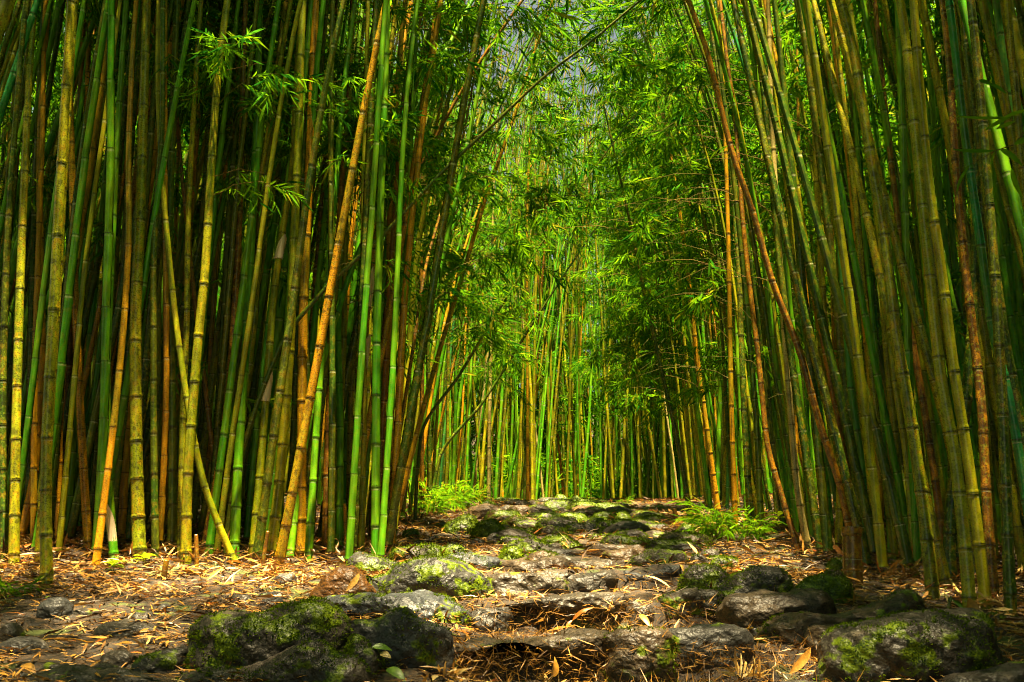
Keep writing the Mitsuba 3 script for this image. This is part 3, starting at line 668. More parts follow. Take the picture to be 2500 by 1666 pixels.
for k, (pr, b, lab, ms) in enumerate([
    ([(1050,430),(1130,370),(1200,335),(1280,330),(1330,360),(1345,410)], 442, 'bright moss-covered hump on the right of the upper trail', .95),
    ([(1005,430),(1040,350),(1100,325),(1180,335),(1210,370)], 442, 'mossy round stone left of the bright moss hump', .75),
    ([(885,410),(960,340),(1020,310),(1085,312),(1110,360)], 422, 'grey-green stone in the centre of the upper trail', .6),
    ([(985,300),(1060,262),(1120,265),(1190,310)], 325, 'moss-topped stone near the crest of the trail', .8),
    ([(1175,320),(1210,270),(1260,275),(1325,335)], 345, 'mossy stone beside the litter at the crest', .75),
    ([(1125,450),(1200,415),(1330,410),(1430,450)], 485, 'low mossy slab before the bright moss hump', .6),
    ([(615,410),(700,360),(760,350),(825,390)], 432, 'dark grey stone in the middle of the upper trail', .3),
    ([(630,215),(660,185),(720,178),(820,180),(855,235)], 272, 'large olive boulder on the crest of the trail', .65),
    ([(515,270),(580,210),(640,215),(725,250)], 292, 'olive stone left of the crest boulder', .5),
    ([(705,180),(750,128),(810,150),(855,195)], 195, 'moss-clad boulder highest on the crest', .9),
    ([(825,190),(890,140),(930,170),(945,215)], 222, 'second moss-clad boulder on the crest', .85),
    ([(525,545),(600,500),(680,450),(790,430),(870,470),(965,545)], 558, 'broad mossy mound in the middle of the trail', .8),
    ([(460,490),(520,460),(575,495)], 508, 'round dark stone before the mossy mound', .2)]):
    rock('C', pr, b, lab, 'boulder', .35 + .01 * k, ms, .85)
rock('C', [(60,235),(130,212),(200,205),(300,240),(390,255),(490,250),(525,285)], 315, 'wide brown slab stepping up to the crest', L1, .55, .3, .7)
rock('C', [(420,325),(500,300),(570,318),(610,355)], 368, 'reddish step stone below the crest', L1, .6, .1, .8)
rock('C', [(270,325),(350,298),(420,315),(470,350)], 358, 'reddish flat step stone left of its twin', L1, .6, .1, .9)
rock('C', [(420,392),(520,365),(610,392)], 405, 'flat pale step stone across the upper trail', L1, .5, .1, 1.0)
rock('C', [(810,450),(900,425),(1010,440),(1130,460)], 470, 'flat brown step stone under the grey-green rocks', L1, .55, .15, .6)
SC = [([(575,325),(630,270),(690,290),(705,330)],345), ([(1135,250),(1190,210),(1255,240)],255), ([(1050,245),(1140,195),(1185,220)],252), ([(1465,255),(1520,205),(1565,240)],262),
              ([(1635,440),(1700,370),(1740,350),(1805,420)],448), ([(1785,470),(1850,440),(1925,495)],500), ([(800,310),(870,270),(940,255),(975,290)],322), ([(700,330),(760,290),(810,320)],345),
              ([(420,450),(470,420),(540,430),(580,450)],470), ([(1340,420),(1370,370),(1410,410)],425), ([(1390,250),(1430,225),(1475,255)],262), ([(940,250),(985,228),(1030,255)],262)]
for pr, b in SC:
    rock('C', pr, b, nth(SC, pr, 'small mossy stone half sunk among the upper trail rocks'), 'boulder', R.uniform(.2, .5), R.uniform(.5, .8), .9, group='small stones of the upper trail')
# left of the steps
rock('S', [(440,1610),(447,1545),(475,1515),(530,1495),(600,1487),(680,1482),(770,1482),(815,1500),(850,1545),(862,1610)], 1650, 'big dark mossy boulder low at the left of the steps', tone=.3, moss=.55, thick=.6, box=3)
rock('S', [(380,1665),(430,1640),(520,1625),(620,1610),(700,1572),(765,1548),(790,1556),(820,1590),(870,1625),(915,1670)], 1730, 'pointed grey boulder with sharp ridge at the bottom left', tone=.28, moss=.45, thick=.45, Y=4.0)
rock('S', [(-30,1660),(60,1648),(150,1642),(300,1634),(400,1645),(440,1680)], 1720, 'flat dark rock along the bottom left edge', tone=.25, moss=.35, thick=.5, Y=4.05)
rock('S', [(735,1485),(755,1455),(778,1430),(807,1402),(835,1380),(861,1378),(880,1395),(896,1415),(918,1445)], 1482, 'rust brown tilted slab with a bright cleft', tone=.95, moss=.2, thick=.5)
rock('S', [(765,1485),(791,1460),(826,1442),(867,1440),(944,1445),(985,1450),(1050,1458),(1110,1475),(1150,1492)], 1518, 'blue-grey mossy low boulder in front of the rust slab', tone=.05, moss=.48, thick=.5)
rock('S', [(850,1535),(880,1514),(921,1509),(947,1488),(985,1471),(1004,1482),(1020,1504),(1049,1520),(1084,1533),(1104,1560)], 1640, 'grey pitted boulder with peaked top beside the lowest step', tone=.15, moss=.42, thick=.7)
rock('S', [(842,1575),(870,1545),(905,1578),(928,1590),(940,1640)], 1690, 'mossy dark stone wedged between two foreground boulders', tone=.3, moss=.7, thick=.8, Y=4.25)
rock('S', [(885,1398),(930,1394),(960,1386),(1027,1383),(1087,1373),(1135,1383),(1173,1399),(1200,1430)], 1470, 'long grey-topped boulder left of the third step', tone=.18, moss=.5, thick=.6, box=3)
rock('S', [(850,1375),(874,1354),(912,1361),(960,1374),(1005,1390)], 1405, 'pale lichened rock behind the rust slab', tone=.2, moss=.5, thick=.8)
rock('S', [(890,1430),(930,1402),(980,1415),(1000,1440)], 1450, 'small mossy rock right of the rust slab', moss=.7)
rock('S', [(1000,1378),(1055,1365),(1087,1357),(1135,1349),(1183,1357),(1215,1367),(1226,1385)], 1398, 'blue-grey rounded boulder left of the fourth step', tone=.08, moss=.42, thick=.7)
rock('S', [(945,1368),(966,1345),(992,1343),(1017,1335),(1046,1335),(1071,1338),(1100,1355)], 1374, 'olive mossy boulder at the left verge', moss=.62, tone=.42)
rock('S', [(1075,1340),(1097,1327),(1122,1332),(1138,1348)], 1355, 'small olive stone behind the left verge boulder', moss=.6)
rock('B', [(1850,612),(1890,560),(1960,530),(2020,550),(2040,605)], 628, 'dark moss cushion stone in mid trail', moss=.9)
rock('B', [(1635,480),(1660,400),(1700,345),(1800,315),(1860,345),(1920,400),(1950,450)], 474, 'brightest green moss-covered boulder left of the upper trail', moss=1.0, tone=.5)
rock('B', [(1120,440),(1150,402),(1190,396),(1240,408),(1254,445)], 478, 'vivid moss cushion at the foot of the left stand', moss=1.0)
rock('B', [(1435,390),(1500,340),(1570,300),(1640,290),(1690,330),(1695,385)], 442, 'mossy hummock left of the brightest green boulder', moss=.8)
rock('B', [(1695,212),(1770,170),(1845,215)], 225, 'yellow mossy stone just beyond the wide brown slab', moss=.95)
SB = [([(1755,492),(1800,440),(1830,425),(1875,470)],497), ([(1640,500),(1680,465),(1755,490)],517), ([(1185,515),(1240,480),(1315,515)],532), ([(1305,485),(1370,445),(1415,485)],502),
              ([(1600,400),(1640,370),(1690,400)],412), ([(1230,400),(1270,375),(1310,400)],412), ([(1500,570),(1550,545),(1600,575)],590), ([(1380,370),(1430,340),(1470,370)],385)]
for pr, b in SB:
    rock('B', pr, b, nth(SB, pr, 'small grey stone in the litter at the left of the trail'), 'boulder', R.uniform(.05, .4), R.uniform(.2, .6), .9, group='small stones left of the trail')
for pr, b, lab in [([(125,800),(190,740),(250,730),(320,775),(335,825)],842, 'pale grey stone alone in the bright litter'), ([(10,985),(90,920),(160,920),(235,980)],1012, 'dark stone behind the big mossy boulder'),
              ([(-10,900),(100,880),(215,910)],942, 'flat brown stone in the shaded litter')]:
    rock('B', pr, b, lab, 'boulder', .15, .3, .9)
for pr, b, lab in [([(165,1265),(220,1190),(280,1185),(335,1250)],1275, 'dark triangular stone in the litter under the left stand'), ([(585,1280),(630,1235),(700,1240),(745,1285)],1292, 'round dark stone in the left litter'),
              ([(700,1258),(750,1212),(805,1250)],1262, 'black stone touching the round dark one'), ([(435,1350),(510,1300),(600,1290),(700,1310),(765,1350)],1372, 'long low stone in the left litter'),
              ([(-10,1330),(50,1290),(105,1345)],1392, 'dark stone at the left edge of the litter'), ([(-10,1390),(80,1360),(180,1380),(205,1420)],1432, 'broad dark stone below the left edge litter'),
              ([(455,1450),(560,1425),(625,1470)],1492, 'shaded stone near the big mossy boulder'), ([(610,1480),(720,1430),(860,1415),(880,1450)],1525, 'flat shaded rock leaning on the big mossy boulder'),
              ([(1035,1205),(1080,1165),(1155,1175),(1180,1200)],1212, 'brown stone by the bamboo feet in sunlit litter'), ([(415,1515),(470,1480),(545,1505)],1532, 'small shaded stone low in the left litter'),
              ([(180,1500),(250,1480),(320,1500)],1520, 'dark flat stone low at the left'), ([(330,1245),(400,1225),(450,1245)],1262, 'mossy flat stone under the left poles')]:
    rock('A', pr, b, lab, 'boulder', R.uniform(.1, .45), R.uniform(.1, .45), .9)
# right of the steps
rock('E', [(-60,960),(0,870),(100,800),(200,720),(300,690),(430,690),(520,740),(550,800),(655,890)], 985, 'large mottled mossy boulder right of the second step', tone=.25, moss=.55, thick=.6)
rock('E', [(590,860),(700,760),(780,720),(880,715),(960,740),(1010,820),(1065,960)], 972, 'yellow mossy boulder in front of the stump', tone=.5, moss=.68, thick=.7)
rock('E', [(40,1020),(80,950),(180,915),(400,905),(560,900),(760,880),(830,890),(880,930),(925,985)], 1145, 'pale flat-topped slab on the right of the steps', tone=.46, moss=.22, thick=.55, box=3.2)
rock('E', [(265,1240),(380,1120),(530,1060),(700,985),(800,985),(1000,975),(1180,945),(1330,900),(1420,850),(1500,840),(1590,890),(1700,970),(1760,1060)], 1290, 'long dark brown rock rising to a mossy peak at right', tone=.5, moss=.42, thick=.36, box=3)
rock('E', [(830,1470),(900,1350),(1000,1260),(1150,1190),(1250,1110),(1380,1095),(1550,1100),(1680,1065),(1800,1055),(1940,1060),(2030,1060),(2110,1130),(2160,1230),(2200,1330),(2260,1440)], 1570, 'huge pitted mossy boulder in the lower right corner', tone=.33, moss=.5, thick=.55, box=3)
rock('E', [(690,1200),(720,1150),(790,1130),(900,1130),(1040,1140),(1140,1175)], 1325, 'dark stone tucked between the long brown rock and the huge boulder', tone=.5, moss=.3, thick=.6)
rock('E', [(1580,1590),(1700,1530),(1800,1500),(2000,1510),(2150,1470),(2352,1420),(2450,1440)], 1750, 'grey rock cut off by the bottom right corner', tone=.3, moss=.35, thick=.5, Y=4.0)
rock('E', [(450,1590),(600,1548),(720,1565),(840,1590)], 1700, 'low rock just showing at the bottom edge', tone=.35, moss=.3, thick=.7, Y=4.0)
rock('E', [(225,1125),(320,1090),(405,1090),(450,1130)], 1150, 'small grey stone below the pale flat-topped slab', tone=.2, moss=.3)
rock('E', [(1990,1055),(2100,1035),(2260,1095)], 1115, 'mossy flat stone behind the huge boulder', moss=.6)
rock('E', [(2090,1150),(2180,1140),(2250,1195)], 1215, 'brown stone in the right corner litter', moss=.3, tone=.5)
rock('E', [(845,690),(900,620),(960,618),(990,680)], 712, 'mossy stone touching the left side of the stump', moss=.75)
rock('E', [(1285,675),(1350,620),(1450,640),(1490,680)], 692, 'mossy stone among the right pole feet', moss=.8)
rock('E', [(240,700),(330,660),(430,665),(490,700)], 712, 'dark stone behind the large mottled boulder', moss=.3, tone=.2)
SE = [([(555,612),(600,588),(655,615)],622), ([(125,680),(190,655),(245,688)],697), ([(640,640),(690,620),(730,645)],655), ([(330,620),(380,600),(420,625)],635), ([(20,560),(70,545),(110,565)],580), ([(760,620),(800,600),(850,625)],640)]
for pr, b in SE:
    rock('E', pr, b, nth(SE, pr, 'small brown stone in the sunlit right litter'), 'boulder', R.uniform(.3, .55), R.uniform(.1, .4), .9, group='small stones in the right litter')

FILL = []
_t = 0
while len(FILL) < 69 and _t < 6000:
    _t += 1
    y = R.uniform(6.6, 18.5); x = float(path_centre(y)) + R.uniform(-1.0, .95); w = R.uniform(.24, .6)
    cov = any(abs(x - b_[0]) < (w + b_[2]) * .42 and abs(y - b_[1]) < (w + b_[2]) * .42 for b_ in FILL)
    cov = cov or any(m_.bounds[0][0] - .02 < x < m_.bounds[1][0] + .02 and m_.bounds[0][1] - .1 < y < m_.bounds[1][1] + .1 for _, m_, _, _ in rock_tops)
    if not cov:
        FILL.append((x, y, w))
FILL.sort(key=lambda f: f[1])
def project(p):
    d = np.asarray(p) - EYE; c, s_ = math.cos(PITCH), math.sin(PITCH); f = d[1] * c + d[2] * s_; u = d[2] * c - d[1] * s_
    return 1250 + FPX * d[0] / f, 833 - FPX * u / f
for i, (x, y, w) in enumerate(FILL):
    gz = float(ground_z(x, y)); h = w * R.uniform(.15, .28)
    px = [project((x + w * a, y, gz + h * b)) for a, b in ((-.5, .2), (-.3, .85), (-.05, 1.0 + R.uniform(-.1, .1)), (.25, .9 + R.uniform(-.2, .1)), (.5, .2))]
    ms = R.choice([.3, .55, .75, .9]); tn = R.uniform(.3, .66)
    rock('S', px, project((x, y, gz))[1], f"{ORD[i]} nearest {'mossy' if ms > .5 else 'bare'} filling stone trodden into the trail", 'boulder', tn, ms, .9, Y=y, group='filling stones of the trail')

# moss on the stones: short upright shoots wherever the moss grows
def moss_mask(p):
    return mfbm(p * 9 + [40, 0, 0], 4, 3)
for key, mesh, moss, y0 in rock_tops:
    if moss < .4:
        continue
    dens = (16000 if y0 < 7 else 7000 if y0 < 12 else 3000) * moss
    n = int(min(mesh.area * dens, 9000))
    if n < 30:
        continue
    r = np.random.default_rng(len(key) + int(y0 * 1000))
    p, fi = trimesh.sample.sample_surface(mesh, n, seed=int(y0 * 1000))
    nn = mesh.face_normals[fi]
    k = (moss_mask(np.array(p)) > .72 - .46 * moss) & (nn[:, 2] > -.3) & (nn[:, 1] < .8)
    p, nn = np.array(p)[k], nn[k]
    if len(p) < 20:
        continue
    h = r.uniform(.006, .016, len(p)) * (1.0 if y0 < 7 else 1.5)
    d = nn + r.normal(0, .5, nn.shape); d /= np.linalg.norm(d, axis=1, keepdims=True)
    side = np.cross(d, r.normal(0, 1, d.shape)); side /= np.linalg.norm(side, axis=1, keepdims=True)
    w = h * .35
    v = np.stack([p - side * w[:, None] - nn * .003, p + side * w[:, None] - nn * .003, p + d * h[:, None]], 1).reshape(-1, 3)
    u = np.repeat(r.uniform(0, 1, len(p)), 3)
    put(key + '__moss', (v, np.arange(len(v)).reshape(-1, 3)), 'mat_moss', False, np.stack([u, 0 * u], -1))
    labels[key + '__moss'] = {'kind': 'stuff'}

# ------------------------------------------------------------------ stump and broken culms
def lathe_stem(line, prof, sides, kind, key, part, mat='mat_culm'):
    pts = line(np.array([a for a, b in prof])); m = tube(pts, np.array([b for a, b in prof]), sides, KINDS.index(kind) + .4, np.linspace(.1, 3.6, len(prof)))
    put(f'{key}__{part}', m[:2], mat, True, m[2])
k = numbered('bamboo_stump'); tag(k, 'cut brown bamboo stump with hollow top beside the right boulders', 'stump')
b = foot(1666 + 437 / 1.0455, 1498 / 1.0455); t = at(1666 + 431 / 1.0455, 1345 / 1.0455, b[1])
H = t[2] - b[2]; q = 23.5 / 1.0455 * b[1] / FPX
ln = Line([b - [0, 0, .08], b, b + (t - b) * .6, t])
lathe_stem(ln, [(0, q), (.08 + H * .26, q * .99), (.08 + H * .275, q * 1.06), (.08 + H * .30, q), (.08 + H * .84, q * .98)], 24, 'B', k, 'wall')
lathe_stem(ln, [(.08 + H * .84, q * .99), (.08 + H * .85, q * 1.08), (.08 + H * .93, q * 1.10), (.08 + H * .985, q * 1.06), (.08 + H, q * 1.0), (.08 + H, q * .8), (.08 + H * .75, q * .74)], 24, 'B', k, 'rim')
lathe_stem(ln, [(.08 + H * .262, q * 1.0), (.08 + H * .27, q * 1.07), (.08 + H * .285, q * 1.07), (.08 + H * .295, q * 1.0)], 24, 'B', k, 'node')
def stub(zo, pts, w, kind, label, cat, name):
    off, oy, sc = RZ[zo]
    p = [(off + x / sc, oy + y / sc) for x, y in pts]
    b = foot(*p[0]); l3 = [b - [0, 0, .05], b] + [at(*q_, b[1]) for q_ in p[1:]]
    ln = Line(l3); q = w / sc * b[1] / FPX / 2; key = numbered(name); tag(key, label, cat)
    L = ln.len
    lathe_stem(ln, [(0, q * 1.1), (L * .45, q), (L * .48, q * 1.12), (L * .52, q), (L * .97, q * .95)], 12, kind, key, 'stem')
    lathe_stem(ln, [(L * .97, q * .95), (L, q * .7), (L, q * .5), (L * .85, q * .4)], 12, kind, key, 'broken_top')
stub('A', [(905,1045),(903,960),(900,888)], 20, 'B', 'broken brown stub standing before the leaning olive pole', 'stub', 'bamboo_stub')
stub('A', [(752,1100),(758,1050),(765,1005)], 26, 'B', 'dark rotten stub at the foot of the left stand', 'stub', 'bamboo_stub')
stub('B', [(50,680),(75,520),(90,410)], 30, 'B', 'thin jagged dead stub by the yellow poles', 'stub', 'bamboo_stub')
stub('B', [(690,580),(685,400),(680,200)], 24, 'O', 'peeling orange-pink stub at the foot of the dark green pole', 'stub', 'bamboo_stub')
stub('E', [(790,605),(785,480),(778,375)], 46, 'D', 'stub furred with dark green moss behind the right litter', 'stub', 'bamboo_stub')
stub('C', [(1660,360),(1645,300),(1632,235)], 34, 'B', 'short brown stub beside the green tuft', 'stub', 'bamboo_stub')
stub('E', [(1770,1040),(1785,960),(1795,910)], 26, 'D', 'pointed green shoot among the right pole feet', 'shoot', 'bamboo_shoot')
stub('B', [(1205,335),(1180,200),(1165,70)], 14, 'O', 'slender peeling stub leaning at the left verge', 'stub', 'bamboo_stub')

# ------------------------------------------------------------------ litter
def ground_norm(x, y):
    e = .03
    n = np.stack([ground_rough(x - e, y) - ground_rough(x + e, y), ground_rough(x, y - e) - ground_rough(x, y + e), np.full_like(x, 2 * e)], -1)
    return n / np.linalg.norm(n, axis=1, keepdims=True)
def scatter(x, y, L, w, tone, r, lift=.004, tilt=.22, n=1):
    z = ground_rough(x, y) + lift * r.uniform(.5, 6, len(x))
    m = rot(r.uniform(0, 2 * np.pi, len(x)), r.normal(0, tilt, len(x)), r.normal(0, tilt * 1.6, len(x)))
    tv, tf = leaf_mesh(1, 1, .0, n)
    tv = tv * 1.0
    V = np.stack([tv[None, :, 0] * L[:, None], tv[None, :, 1] * w[:, None], tv[None, :, 2] * w[:, None] + (tv[None, :, 0] * (1 - tv[None, :, 0])) * L[:, None] * r.uniform(-.1, .35, len(x))[:, None]], -1)
    V = np.einsum('sij,svj->svi', m, V) + np.stack([x, y, z], -1)[:, None]
    F = tf[None] + (np.arange(len(x)) * len(tv))[:, None, None]
    u = np.repeat(tone, len(tv))
    return V.reshape(-1, 3), F.reshape(-1, 3), np.stack([u, 0 * u], -1)
def leafy(many, x0, x1, y0, y1, r, Ls, dens=None, tone=None, ar=(.09, .16), **kw):
    x, y = r.uniform(x0, x1, many), r.uniform(y0, y1, many)
    if dens is not None:
        k = r.uniform(0, 1, many) < dens(x, y); x, y = x[k], y[k]
    L = r.uniform(*Ls, len(x)); w = L * r.uniform(*ar, len(x))
    t = r.beta(.9, 1.6, len(x)) if tone is None else r.uniform(*tone, len(x))
    return scatter(x, y, L, w, t, r, **kw)
r = np.random.default_rng(31)
trail = lambda x, y: np.where(np.abs(x - path_centre(y)) < .7, .3, 1.0) * (.45 + .55 * sstep(.36, .56, mfbm(np.stack([x * 2.2, y * 2.2, 0 * x], -1), 3, 8)))
parts = [leafy(34000, -4, 4, 3.6, 7, r, (.035, .11), trail, n=2), leafy(24000, -4, 5, 6.5, 11, r, (.05, .13), trail),
         leafy(18000, -3, 5, 10, 20, r, (.08, .17), trail), leafy(6000, -6, 7, 5, 20, r, (.1, .2))]
fx = np.array([f for f in feet if 4.8 < f[1] < 12]); k_ = r.integers(0, len(fx), 9000)
a_, d_ = r.uniform(0, 2 * np.pi, 9000), np.abs(r.normal(.07, .08, 9000))
hx, hy = fx[k_, 0] + np.cos(a_) * d_, fx[k_, 1] + np.sin(a_) * d_; L_ = r.uniform(.06, .16, 9000)
parts.append(scatter(hx, hy, L_, L_ * r.uniform(.08, .22, 9000), r.beta(.9, 1.2, 9000), r, .012, .5, 1))
s = join(parts); put('leaf_litter', s[:2], 'mat_dead', False, s[2])
tag('leaf_litter', 'dry straw coloured bamboo leaves strewn over the ground', 'leaf litter', kind='stuff')
# straw and rootlets hanging in the earth banks of the two lowest steps
V, F, U, n0 = [], [], [], 0
for (yy, z0, z1, cnt) in ((4.62, -.47, -.28, 2600), (5.52, -.31, -.13, 2200), (6.52, -.14, 0.0, 1200), (4.25, -.46, -.42, 1500), (5.1, -.3, -.27, 900)):
    x = r.uniform(-.25, 1.5, cnt); y = yy + r.uniform(-.12, .06, cnt); z = 1.3 + r.uniform(z0, z1, cnt)
    L = r.uniform(.03, .10, cnt); w = r.uniform(.0015, .006, cnt)
    m = rot(r.uniform(0, 2 * np.pi, cnt), r.normal(0, .55, cnt), r.uniform(-1.5, 1.5, cnt))
    tv, tf = leaf_mesh(1, 1, 0, 1)
    v = np.stack([tv[None, :, 0] * L[:, None], tv[None, :, 1] * w[:, None], tv[None, :, 2] * w[:, None]], -1)
    v = np.einsum('sij,svj->svi', m, v) + np.stack([x, y, z], -1)[:, None]
    V.append(v.reshape(-1, 3)); F.append((tf[None] + (np.arange(cnt) * 4)[:, None, None]).reshape(-1, 3) + n0); n0 += cnt * 4
    u = np.repeat(r.beta(1.2, 2.2, cnt) * .8, 4); U.append(np.stack([u, 0 * u], -1))
put('straw_debris', (np.vstack(V), np.vstack(F)), 'mat_dead', False, np.vstack(U))
tag('straw_debris', 'fine straw and rootlets matted in the earth banks under the steps', 'straw debris', kind='stuff')

# ------------------------------------------------------------------ green plants on the ground
def tuft(z, x, y, w, h, n, label, name='bamboo_seedling', lean=0.0, blade=(.10, .20)):
    ox, oy, sc = RZ[z]
    b = foot(ox + x / sc, oy + y / sc); W, H = w / sc * b[1] / FPX, h / sc * b[1] / FPX
    r = np.random.default_rng(int(x) + int(y)); key = numbered(name); tag(key, label, 'plant')
    shoots, P, Y, PT = [], [], [], []
    for i in range(n):
        a = b + [r.uniform(-.4, .4) * W, r.uniform(-.4, .4) * W, -.02]
        tip = a + [r.normal(0, .22) * W + lean * H, r.normal(0, .2) * W, H * r.uniform(.6, 1.25)]
        mid = (a + tip) / 2 + [0, 0, .12 * H]
        shoots.append(np.array([a, mid, tip]))
        for q in (.45, .75, 1.0):
            P.append(a + (tip - a) * q + [0, 0, .1 * H * (1 - q)]); Y.append(r.uniform(0, 2 * np.pi)); PT.append(r.uniform(-.3, .9))
    tw = join([tube(c, np.array([.003, .0025, .0015]), 4, r.random(), [0, 1, 2]) for c in shoots])
    put(key + '__shoot', tw[:2], 'mat_twig', False, tw[2]); labels[key + '__shoot'] = {'kind': 'stuff'}
    m = len(P); fo = place_sprays(FINE, np.array(P), np.array(Y), np.array(PT), r.uniform(-.6, .6, m), r.uniform(.8, 1.3, m) * (W / .5) ** .5, r, (.4, 1.05))
    put(key + '__leaf', fo[:2], 'mat_leaf', False, fo[2]); labels[key + '__leaf'] = {'kind': 'stuff'}
tuft('C', 1960, 480, 260, 210, 22, 'bright green bamboo seedling tuft on the right verge')
tuft('C', 2230, 480, 150, 120, 9, 'low grassy seedling just right of the bright tuft')
tuft('B', 1340, 310, 240, 190, 20, 'dense light green seedling tuft on the left verge')
tuft('B', 1480, 270, 260, 170, 22, 'seedling tuft with orange tinged leaves before the far left stand')
tuft('B', 1640, 240, 200, 120, 14, 'seedling tuft ending at the wide brown crest slab')
tuft('B', 1050, 330, 90, 90, 5, 'small seedling at the foot of the left verge poles')
tuft('E', 250, 450, 150, 110, 10, 'loose grassy seedling in the right litter under the poles')
tuft('E', 1720, 560, 110, 200, 5, 'sparse pale seedling between the two right giants')
tuft('C', 1270, 215, 60, 60, 4, 'tiny seedling on the crest under the far stand')
tuft('A', 45, 1180, 130, 60, 8, 'mossy low seedling at the left edge of the litter')
def blade(b, tip, w, key, part, mat, tone, sag=.2, n=4, roll=0.0):
    d = tip - b; L = np.linalg.norm(d); x = d / L
    y = np.cross([0, 0, 1.0], x); y = y / max(np.linalg.norm(y), 1e-6) if np.linalg.norm(y) > .05 else np.array([1.0, 0, 0]); zz = np.cross(x, y)
    y, zz = y * math.cos(roll) + zz * math.sin(roll), zz * math.cos(roll) - y * math.sin(roll)
    v, f = leaf_mesh(L, w, 0, n); v[:, 2] += sag * L * np.sin(np.pi * v[:, 0] / L)
    v = b + v[:, :1] * x + v[:, 1:2] * y + v[:, 2:] * zz
    return put(f'{key}__{part}' if part else key, (v, f), mat, True, np.tile([tone, 0.0], (len(v), 1)))
def broad(z, x, y, h, w, label, n=6):
    ox, oy, sc = RZ[z]; b = foot(ox + x / sc, oy + y / sc); t = at(ox + x / sc + 3, oy + (y - h) / sc, b[1]); W = w / sc * b[1] / FPX
    r = np.random.default_rng(int(x)); key = numbered('broadleaf_seedling'); tag(key, label, 'plant')
    m = tube(np.array([b - [0, 0, .03], (b + t) / 2, t]), np.array([.004, .003, .002]), 6, .3, [0, 1, 2]); put(key + '__stem', m[:2], 'mat_twig', True, m[2])
    for i in range(n):
        a = i * 2.4 + .5; q = t - (t - b) * .14 * (i // 2)
        blade(q, q + [math.cos(a) * W * .5, math.sin(a) * W * .5, W * r.uniform(-.05, .25)], W * .24, key, 'leaf' + (f'_{i:03d}' if i else ''), 'mat_leaf', .95, .12, 4, r.uniform(-.4, .4))
broad('E', 455, 430, 150, 150, 'broadleaf seedling with oval leaves by the brown poles')
broad('E', 580, 420, 170, 130, 'taller broadleaf seedling with oval leaves left of the mossy stub')
broad('A', 655, 1030, 35, 110, 'small blue-green seedling under the thick yellow pole', 5)
broad('A', 520, 1065, 45, 100, 'spiky fern-like seedling at the foot of the left stand', 9)

# ------------------------------------------------------------------ single fallen leaves, sheaths and sticks
def fallen(z, x0, y0, x1, y1, Y0, Y1, w, tone, label, cat='leaf', name='fallen_leaf', sag=.1, roll=0.0, lift=.012):
    ox, oy, sc = RZ[z]
    a, b = at(ox + x0 / sc, oy + y0 / sc, Y0), at(ox + x1 / sc, oy + y1 / sc, Y1)
    key = numbered(name); blade(a, b, w, key, '', 'mat_dead', tone, sag, 6, roll); tag(key, label, cat)
fallen('C', 1405, 752, 1602, 842, 6.25, 6.1, .035, .84, 'white and pink dry sheath lying on the third step', 'sheath', 'fallen_sheath', .05)
fallen('C', 1370, 1048, 1460, 1160, 5.40, 5.32, .03, .965, 'yellow-green fallen leaf lying below the second step', roll=.5)
fallen('C', 800, 1160, 860, 1090, 5.36, 5.38, .016, .93, 'small orange leaf stub on the straw bank', roll=.6)
fallen('C', 850, 1100, 1026, 995, 5.36, 5.36, .020, .93, 'curved orange leaf hanging on the straw bank of the second step', sag=.22, roll=1.0)
fallen('C', 690, 1530, 715, 1370, 4.42, 4.46, .055, .45, 'broad brown leaf hanging under the lowest step', roll=1.4)
fallen('B', 890, 1300, 1040, 1325, 4.28, 4.3, .035, .97, 'green fallen leaf below the peaked grey boulder', roll=.7)
fallen('B', 950, 1345, 1035, 1385, 4.28, 4.26, .03, .86, 'white curled leaf below the peaked grey boulder', roll=.7)
fallen('B', 1000, 1465, 1145, 1565, 4.15, 4.1, .045, .99, 'green and white striped leaf at the bottom edge', roll=.5)
fallen('B', 1330, 1560, 1400, 1520, 4.2, 4.2, .022, .82, 'pale leaf scrap at the bottom of the lowest bank', roll=.8)
fallen('E', 555, 1505, 720, 1305, 4.36, 4.5, .035, .3, 'long grey-brown leaf standing beside the huge boulder', roll=1.1)
fallen('E', 895, 515, 975, 605, 6.2, 6.15, .028, .915, 'orange sheath leaning against the stump', 'sheath', 'fallen_sheath', .05, 1.2)
fallen('E', 1500, 1165, 1535, 1125, 4.5, 4.52, .018, .98, 'tiny yellow-green leaf on top of the huge boulder')
fallen('E', 1612, 1176, 1650, 1186, 4.5, 4.5, .016, .86, 'tiny white leaf on top of the huge boulder')
fallen('E', 1385, 1376, 1418, 1420, 4.38, 4.34, .016, .85, 'tiny pale leaf on the front of the huge boulder', roll=.8)
fallen('E', 1990, 1050, 1925, 920, 5.0, 5.0, .05, .4, 'dry brown sheath between the right pole feet', 'sheath', 'fallen_sheath', .05, 1.2)
fallen('B', 690, 870, 790, 735, 5.32, 5.5, .03, .62, 'pale wedge-shaped leaf resting in the cleft of the rust slab', roll=.9)
fallen('A', 1090, 1550, 1160, 1500, 4.35, 4.5, .04, .93, 'orange leaf on the left litter near the bottom', roll=.4)
fallen('A', 130, 1285, 150, 1235, 5.3, 5.35, .03, .86, 'pale upright leaf in the left litter', roll=1.2)
fallen('A', 435, 1385, 442, 1310, 4.9, 4.95, .03, .88, 'pinkish upright leaf in the left litter', roll=1.2)
fallen('A', 100, 1490, 165, 1530, 4.3, 4.25, .04, .5, 'wide brown leaf at the lower left', roll=.4)
